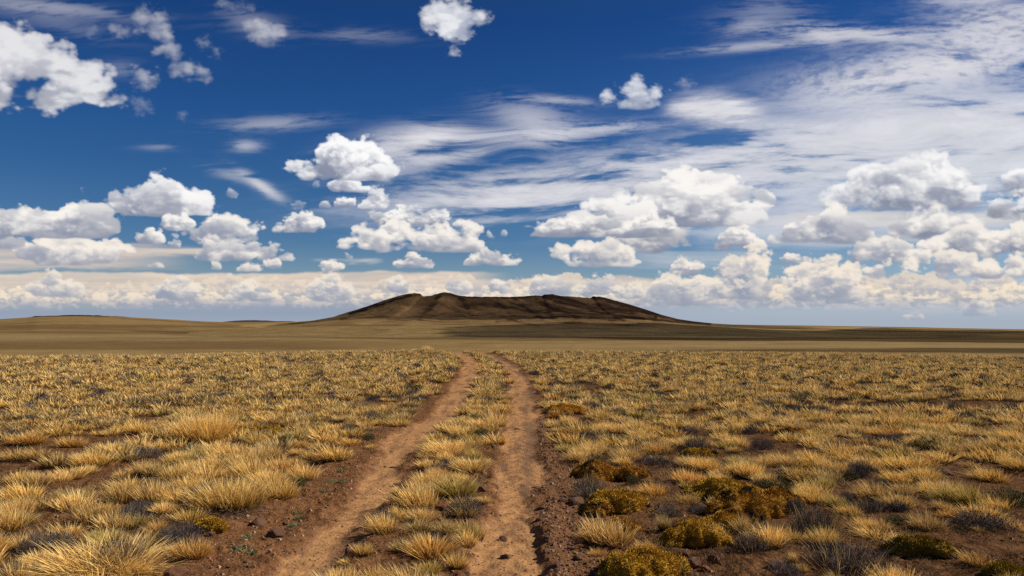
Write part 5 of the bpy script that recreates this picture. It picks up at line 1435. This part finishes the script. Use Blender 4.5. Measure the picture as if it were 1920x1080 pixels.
nx_, ny_ = scatter(4.3, 16, .34, 51, 40)
o_ = np.argsort(np.hypot(nx_, ny_)); nx_, ny_ = nx_[o_], ny_[o_]
n_ind = 300 - len([t for t in THINGS if t['cat'] == 'grass tussock'])
inframe = np.abs(nx_) < ny_ * .66 + .2
pick = np.where(inframe)[0][:n_ind]
rng2 = np.random.default_rng(61)
for i in pick:
    X_, Y_ = float(nx_[i]), float(ny_[i])
    k = rng2.random(); big = .20 + .20 * rng2.random() ** 1.2
    kind = ['dense', 'loose', 'swept', 'small', 'dense', 'small'][int(rng2.integers(0, 6))]
    tint = ['golden', 'straw', 'golden', 'tan', 'orange', 'straw', 'olive', 'grey'][int(rng2.integers(0, 8))]
    if X_ > rut_x(Y_, _gr): tint = ['golden', 'straw', 'tan', 'orange', 'golden', 'olive', 'tan', 'grey'][int(rng2.integers(0, 8))]
    if kind == 'small': big *= .7
    tussock(0, 0, big * .90, big * .62, kind, tint, None, rng2.random() < .12, xy=(X_, Y_))
R_IND = float(np.hypot(nx_[pick[-1]], ny_[pick[-1]]))
rest = np.ones(len(nx_), bool); rest[pick] = False
print('individual tussocks reach', R_IND, 'left', rest.sum(), flush=True)

# light-weight tussock templates for the mass of grass behind
def lod_templates(seed, n, width, seg, cnt=8):
    out_ = []
    for i in range(cnt):
        r_ = np.random.default_rng(seed + i)
        k = 3
        ch = []
        for j in range(k):
            a = r_.random() * 6.28; q = .12
            v_, f_, t_, b_ = blades(n // k, .36, .40, r_, spread=.64, droop=.24, width=width, seg=seg, base_r=.5, lean=(-.14, .03), hvar=.5)
            ch.append((v_ + np.array([math.cos(a) * q, math.sin(a) * q, 0]), f_, t_, b_))
        out_.append(cat_(ch))
    return out_


TI = np.array([TINT[k] for k in ('golden', 'straw', 'golden', 'tan', 'orange', 'straw', 'golden', 'olive', 'grey', 'straw')])


def mass(X, Y, tmpl, seed, size=(.36, .74), h=(.75, 1.15), tints=TI, zoff=-.01):
    r_ = np.random.default_rng(seed)
    Z = gz(X, Y) + zoff
    VV, FF, TT_, BB, CC = [], [], [], [], []; off = 0
    which = r_.integers(0, len(tmpl), len(X))
    for k, (v_, f_, t_, b_) in enumerate(tmpl):
        ix = np.where(which == k)[0]
        if not len(ix): continue
        s = r_.uniform(size[0], size[1], len(ix)) / .70
        hz_ = s * r_.uniform(h[0], h[1], len(ix)); a = r_.uniform(-.8, .8, len(ix)) + np.where(r_.random(len(ix)) < .5, 0, .4)
        ca, sa = np.cos(a), np.sin(a)
        x = (v_[None, :, 0] * ca[:, None] - v_[None, :, 1] * sa[:, None]) * s[:, None] + X[ix][:, None]
        y = (v_[None, :, 0] * sa[:, None] + v_[None, :, 1] * ca[:, None]) * s[:, None] + Y[ix][:, None]
        z = v_[None, :, 2] * hz_[:, None] + Z[ix][:, None]
        m_ = len(ix); nv = len(v_)
        VV.append(np.stack([x, y, z], -1).reshape(-1, 3).astype(f32))
        FF.append((f_[None] + (np.arange(m_) * nv)[:, None, None]).reshape(-1, 4).astype(np.int32) + off); off += m_ * nv
        TT_.append(np.tile(t_, m_).astype(f32)); BB.append(np.mod(np.tile(b_, m_) * .6 + np.repeat(r_.random(m_) * .4, nv), 1).astype(f32))
        c = tints[r_.integers(0, len(tints), m_)] * r_.uniform(.82, 1.12, (m_, 1))
        c = np.concatenate([c, np.ones((m_, 1))], 1)
        CC.append(np.repeat(c, nv, 0).astype(f32))
    return np.concatenate(VV), np.concatenate(FF), np.concatenate(TT_), np.concatenate(BB), np.concatenate(CC)


def stuff_mesh(name, chunks, mat, label, cat):
    off = 0; F = []
    for c in chunks:
        F.append(c[1] + off); off += len(c[0])
    V_ = np.concatenate([c[0] for c in chunks])
    me_ = mesh_np(name, V_, np.concatenate(F), smooth=False, attrs={'bt': np.concatenate([c[2] for c in chunks]), 'br': np.concatenate([c[3] for c in chunks]), 'tint': np.concatenate([c[4] for c in chunks])}, mat=mat)
    o = link(name, me_)
    tag(o, label, cat, None, 'stuff')
    print(name, len(V_), 'verts', flush=True)
    return o


chunks = []
T1m = lod_templates(1100, 150, .021, 2); T2m = lod_templates(1200, 72, .034, 2); T3m = lod_templates(1300, 38, .052, 2); T4m = lod_templates(1400, 26, .070, 1)
chunks.append(mass(nx_[rest], ny_[rest], T1m, 1, size=(.24, .48)))
for (r0, r1, cell, tm, sd_) in [(16, 24, .37, T2m, 2), (24, 38, .40, T3m, 3), (38, 60, .42, T4m, 4)]:
    X_, Y_ = scatter(r0, r1, cell, 70 + sd_, 42)
    chunks.append(mass(X_, Y_, tm, sd_, size=(.24, .50) if r0 < 38 else (.26, .56), h=(.75, 1.25)))
# low filler between the bunches
X_, Y_ = scatter(3.2, 17, .46, 81, 42); Tf = lod_templates(1500, 60, .005, 2)
chunks.append(mass(X_, Y_, Tf, 6, size=(.16, .34), h=(.6, .95)))
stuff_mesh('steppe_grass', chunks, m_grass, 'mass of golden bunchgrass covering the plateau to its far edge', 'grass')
chunks = []
Td = []
for i in range(5):
    r_ = np.random.default_rng(1600 + i)
    Td.append(cat_([blades(46, .4, .16, r_, spread=1.5, droop=.7, width=.006, seg=2, base_r=.9, jitter=.5), twigs(40, .22, .10, r_, .06, .005)]))
X_, Y_ = scatter(3.4, 26, .30, 83, 42)
chunks.append(mass(X_, Y_, Td, 7, size=(.35, .75), h=(.5, .9)))
stuff_mesh('dead_litter', chunks, m_dead, 'grey dead grass litter lying between the tussocks', 'plant litter')
Td2 = [cat_([twigs(150, .30, .20, np.random.default_rng(1650 + i), .10, .016)]) for i in range(4)]
X_, Y_ = scatter(18, 58, .68, 85, 42)
stuff_mesh('scrub', [mass(X_, Y_, Td2, 8, size=(.22, .55), h=(.7, 1.1))], m_twig, 'dark scrub bushes dotted through the far grass', 'scrub')

# dark cushiony heath filling the gaps
m_heath, nt, nodes, L = new_mat('brown_heath')
hue = cramp(nt, A(nt, 'br'), [(0, (.030, .018, .012)), (.4, (.085, .055, .030)), (.75, (.17, .115, .055)), (1, (.30, .21, .11))])
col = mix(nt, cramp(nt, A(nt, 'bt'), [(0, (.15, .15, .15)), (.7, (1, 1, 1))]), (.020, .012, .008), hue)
finish(nt, principled(nt, mix(nt, 1.0, col, A(nt, 'tint', 'Color'), 'MULTIPLY'), .9, None, .1))
Th = [cat_([twigs(260, .34, .20, np.random.default_rng(1680 + i), .05, .0075, .8)]) for i in range(5)]
HT = np.array([(1, 1, 1), (1.2, 1.0, .8), (.9, 1.05, .8), (.95, .95, 1.1)])


def scatter_any(r0, r1, cell, seed, keep):
    r_ = np.random.default_rng(seed)
    gx = np.arange(-r1 * .75, r1 * .75, cell); gy = np.arange(r0, r1, cell)
    X, Y = np.meshgrid(gx, gy); X = X.ravel() + (r_.random(X.size) - .5) * cell; Y = Y.ravel() + (r_.random(Y.size) - .5) * cell
    dl, dr = ruts(X, Y)
    ok = (np.abs(X) < Y * .8 + 1) & ((dl < -.6) | (dr > .5)) & (r_.random(len(X)) < keep(X, Y, dl, dr))
    return X[ok], Y[ok]


X_, Y_ = scatter_any(4.4, 34, .24, 181, lambda X, Y, dl, dr: np.where(dr > 0, np.interp(dr, [.5, 1.4], [.12, .85]), np.interp(-dl, [.6, 1.6], [.03, .24])) * sstep(.36, .58, fbm(X / 1.1, Y / 1.1, 3, 183)) * 1.3)
stuff_mesh('heath', [mass(X_, Y_, Th, 9, size=(.14, .42), h=(.45, 1.0), tints=HT)], m_heath, 'dark brown heath and dead cushions covering the soil between the tussocks', 'ground cover')

# random smaller dark shrubs in the nearer fields
X_, Y_ = scatter(6, 20, 1.15, 86, 36)
sel = np.where(np.abs(X_) < Y_ * .66)[0]
sel = sel[np.argsort(np.hypot(X_[sel], Y_[sel]) - 5 * (X_[sel] > 0))]
for i in sel[:190]:
    s_ = .18 + .22 * rng2.random()
    shrub(0, 0, s_ * 1.2, s_ * .62, bool(rng2.random() < .18), None, bool(rng2.random() < .3), xy=(float(X_[i]), float(Y_[i])))

# pebbles and clods
r_ = np.random.default_rng(91)
n = 24000
Yp = 3.6 + 15 * r_.random(n) ** 1.7
pick_ = r_.random(n)
Xp = np.where(pick_ < .36, rut_x(Yp, _gr) + .24 + np.abs(r_.normal(0, .45, n)), np.where(pick_ < .60, rut_x(Yp, _gl) - .25 + r_.normal(0, .65, n), np.where(pick_ < .70, rut_x(Yp, _gr) + r_.normal(0, .35, n), r_.uniform(-.7, .7, n) * Yp)))
s = .003 + .011 * r_.random(n) ** 3.2
ml, mr, dl, dr = track_mask(Xp, Yp)
s = s * (1 - .45 * np.clip(ml + mr, 0, 1))
Zp = gz(Xp, Yp) + s * .25
cube = np.array([[-1, -1, -1], [1, -1, -1], [1, 1, -1], [-1, 1, -1], [-1, -1, 1], [1, -1, 1], [1, 1, 1], [-1, 1, 1]], float)
cv = cube[None] * (1 + .45 * r_.normal(0, .5, (n, 8, 3))) * np.array([1, 1, .65]); cv[:, 4:, :2] *= .6
an = r_.random(n) * 6.28
cx_ = cv[..., 0] * np.cos(an)[:, None] - cv[..., 1] * np.sin(an)[:, None]; cy_ = cv[..., 0] * np.sin(an)[:, None] + cv[..., 1] * np.cos(an)[:, None]
Vp = np.stack([cx_ * s[:, None] + Xp[:, None], cy_ * s[:, None] + Yp[:, None], cv[..., 2] * s[:, None] + Zp[:, None]], -1).reshape(-1, 3)
cf_ = np.array([[0, 3, 2, 1], [4, 5, 6, 7], [0, 1, 5, 4], [1, 2, 6, 5], [2, 3, 7, 6], [3, 0, 4, 7]])
Fp = (cf_[None] + (np.arange(n) * 8)[:, None, None]).reshape(-1, 4)
m_peb, nt, nodes, L = new_mat('pebbles')
finish(nt, principled(nt, cramp(nt, A(nt, 'br'), [(0, (.10, .050, .028)), (.45, (.22, .112, .056)), (.8, (.35, .19, .10)), (.97, (.42, .29, .20)), (1, (.55, .46, .38))]), .9, None, .2))
tag(link('pebbles', mesh_np('pebbles', Vp, Fp, smooth=False, attrs={'br': np.repeat(r_.random(n), 8)}, mat=m_peb)), 'dark pebbles and clods scattered over the track and its stony verge', 'pebbles', None, 'stuff')

# fresh green weeds on the bare left verge
wv, wf, wt, wb = [], [], [], []
ch = []
for (px, py, q) in [(618, 905, 14), (608, 918, 10), (640, 888, 10), (555, 960, 12), (548, 985, 14), (462, 1012, 14), (450, 1040, 20), (470, 1045, 14), (297, 1000, 8), (640, 905, 8), (560, 972, 10)]:
    x, y = ground_at(px, py); k = math.hypot(x, y) / FOCAL; r1 = q * k
    v_, f_, t_, b_ = twigs(110, r1, .02, r_, .018, .006, .3)
    ch.append((v_ + np.array([x, y, plant_z(x, y)]), f_, t_, b_))
tag(link('green_weeds', blade_mesh('green_weeds', ch, m_weed)), 'tiny fresh green weeds on the bare soil left of the track', 'weeds', None, 'stuff')

# ------------------------------------------------------------------ labels
COLW = {'golden': 'golden', 'straw': 'pale straw', 'tan': 'dull tan', 'orange': 'orange brown', 'olive': 'olive tinged', 'grey': 'greyish'}
GROUP = {'grass tussock': 'bunchgrass tussocks on the steppe', 'cushion plant': 'cushion plants on the right verge and field', 'shrub': 'low shrubs among the grass', 'stone': 'loose stones beside the track'}
for t in THINGS:
    t['u'], t['v'] = [float(q) for q in project(t['x'], t['y'], 0.0)]
marks = [(t, n) for t in THINGS if t['label'] for key, n in [
    ('tallest golden', 'the tallest golden tussock'), ('wide golden brown clump with', 'the wide golden brown clump'), ('bushy golden', 'the bushy golden tussock'),
    ('huge shaggy tussock', 'the huge shaggy tussock'), ('squat brown', 'the squat brown tussock'), ('orange tussock cut', 'the orange tussock at the picture edge'), ('sprawling tussock', 'the sprawling tussock'),
    ('broad straw tussock on', 'the broad straw tussock'), ('large pale tussock on', 'the large pale tussock'), ('spiky pale', 'the spiky pale tussock'), ('dark based brown', 'the dark based brown tussock'),
    ('big domed', 'the big domed cushion'), ('small round ochre', 'the small round ochre cushion'), ('yellow green domed', 'the yellow green cushion'), ('green topped cushion with', 'the green topped cushion'),
    ('large brown warty', 'the warty brown cushion'), ('dark olive cushion', 'the dark olive cushion'), ('bright orange low', 'the bright orange cushion'), ('rusty orange cushion', 'the rusty orange cushion'), ('flat rusty', 'the flat rusty cushion'), ('mustard', 'the mustard cushion'),
    ('flat greenish', 'the flat greenish cushion'), ('flat green cushion', 'the flat green cushion'), ('dark green cushion under', 'the dark green cushion'), ('green cushion in the bottom', 'the corner green cushion'),
    ('wide dark grey', 'the wide dark grey shrub'), ('nearly black', 'the nearly black shrub'), ('round grey shrub', 'the round grey shrub'), ('purplish grey shrub', 'the purplish grey shrub'), ('purple grey shrub left', 'the purple grey shrub'),
    ('grey shrub beside the pale', 'the left field grey shrub'), ('full straw tussock', 'the full straw tussock'), ('bright straw tussock at', 'the bright straw tussock'), ('upright golden', 'the upright golden tussock'), ('large brown rock', 'the half buried rock'), ('angular dark', 'the angular dark stone')] if t['label'].startswith(key)]
used = set(t['label'] for t in THINGS if t['label'])
ORD = ['', ', nearest to it', ', second nearest to it', ', third nearest to it', ', fourth nearest to it', ', fifth nearest to it', ', sixth nearest to it', ', seventh nearest to it', ', eighth nearest to it', ', ninth nearest to it', ', tenth nearest to it'] + [', %s nearest to it' % q for q in ('eleventh', 'twelfth', 'thirteenth', 'fourteenth', 'fifteenth', 'sixteenth')]
buckets = {}
for t in THINGS:
    t['o']['category'] = t['cat']
    t['o']['group'] = GROUP[t['cat']]
    if t['label']: continue
    best = min(((math.hypot(t['u'] - mk['u'], (t['v'] - mk['v']) * 1.6), mk, nm) for mk, nm in marks), key=lambda q: q[0])
    d, mk, nm = best
    du, dv = t['u'] - mk['u'], t['v'] - mk['v']
    if abs(du) > 2.2 * abs(dv): rel = 'left of' if du < 0 else 'right of'
    elif abs(dv) > 2.2 * abs(du): rel = 'in front of' if dv > 0 else 'behind'
    else: rel = ('front left of' if du < 0 else 'front right of') if dv > 0 else ('back left of' if du < 0 else 'back right of')
    if t['cat'] == 'grass tussock': what = '%s %s tussock' % ('large' if t['W'] > .42 else 'small' if t['W'] < .27 else 'medium', COLW[t['tint']])
    elif t['cat'] == 'shrub': what = ('low green shrub' if t['kind'] == 'green' else 'dark grey shrub')
    elif t['cat'] == 'stone': what = ('larger dark stone' if t['W'] > .08 else 'small dark stone')
    else: what = 'cushion plant'
    buckets.setdefault((what, rel, nm), []).append((d, t))
for (what, rel, nm), lst in buckets.items():
    lst.sort(key=lambda q: q[0])
    for i, (d, t) in enumerate(lst):
        suffix = '' if len(lst) == 1 else ORD[min(i + 1, len(ORD) - 1)]
        t['label'] = '%s %s %s%s' % (what, rel, nm, suffix)
        if len(t['label'].split()) > 16: t['label'] = t['label'].replace(' nearest to it', ' nearest')
for t in THINGS:
    t['o']['label'] = t['label']
print('things', len(THINGS), 'distinct labels', len(set(t['label'] for t in THINGS)), flush=True)
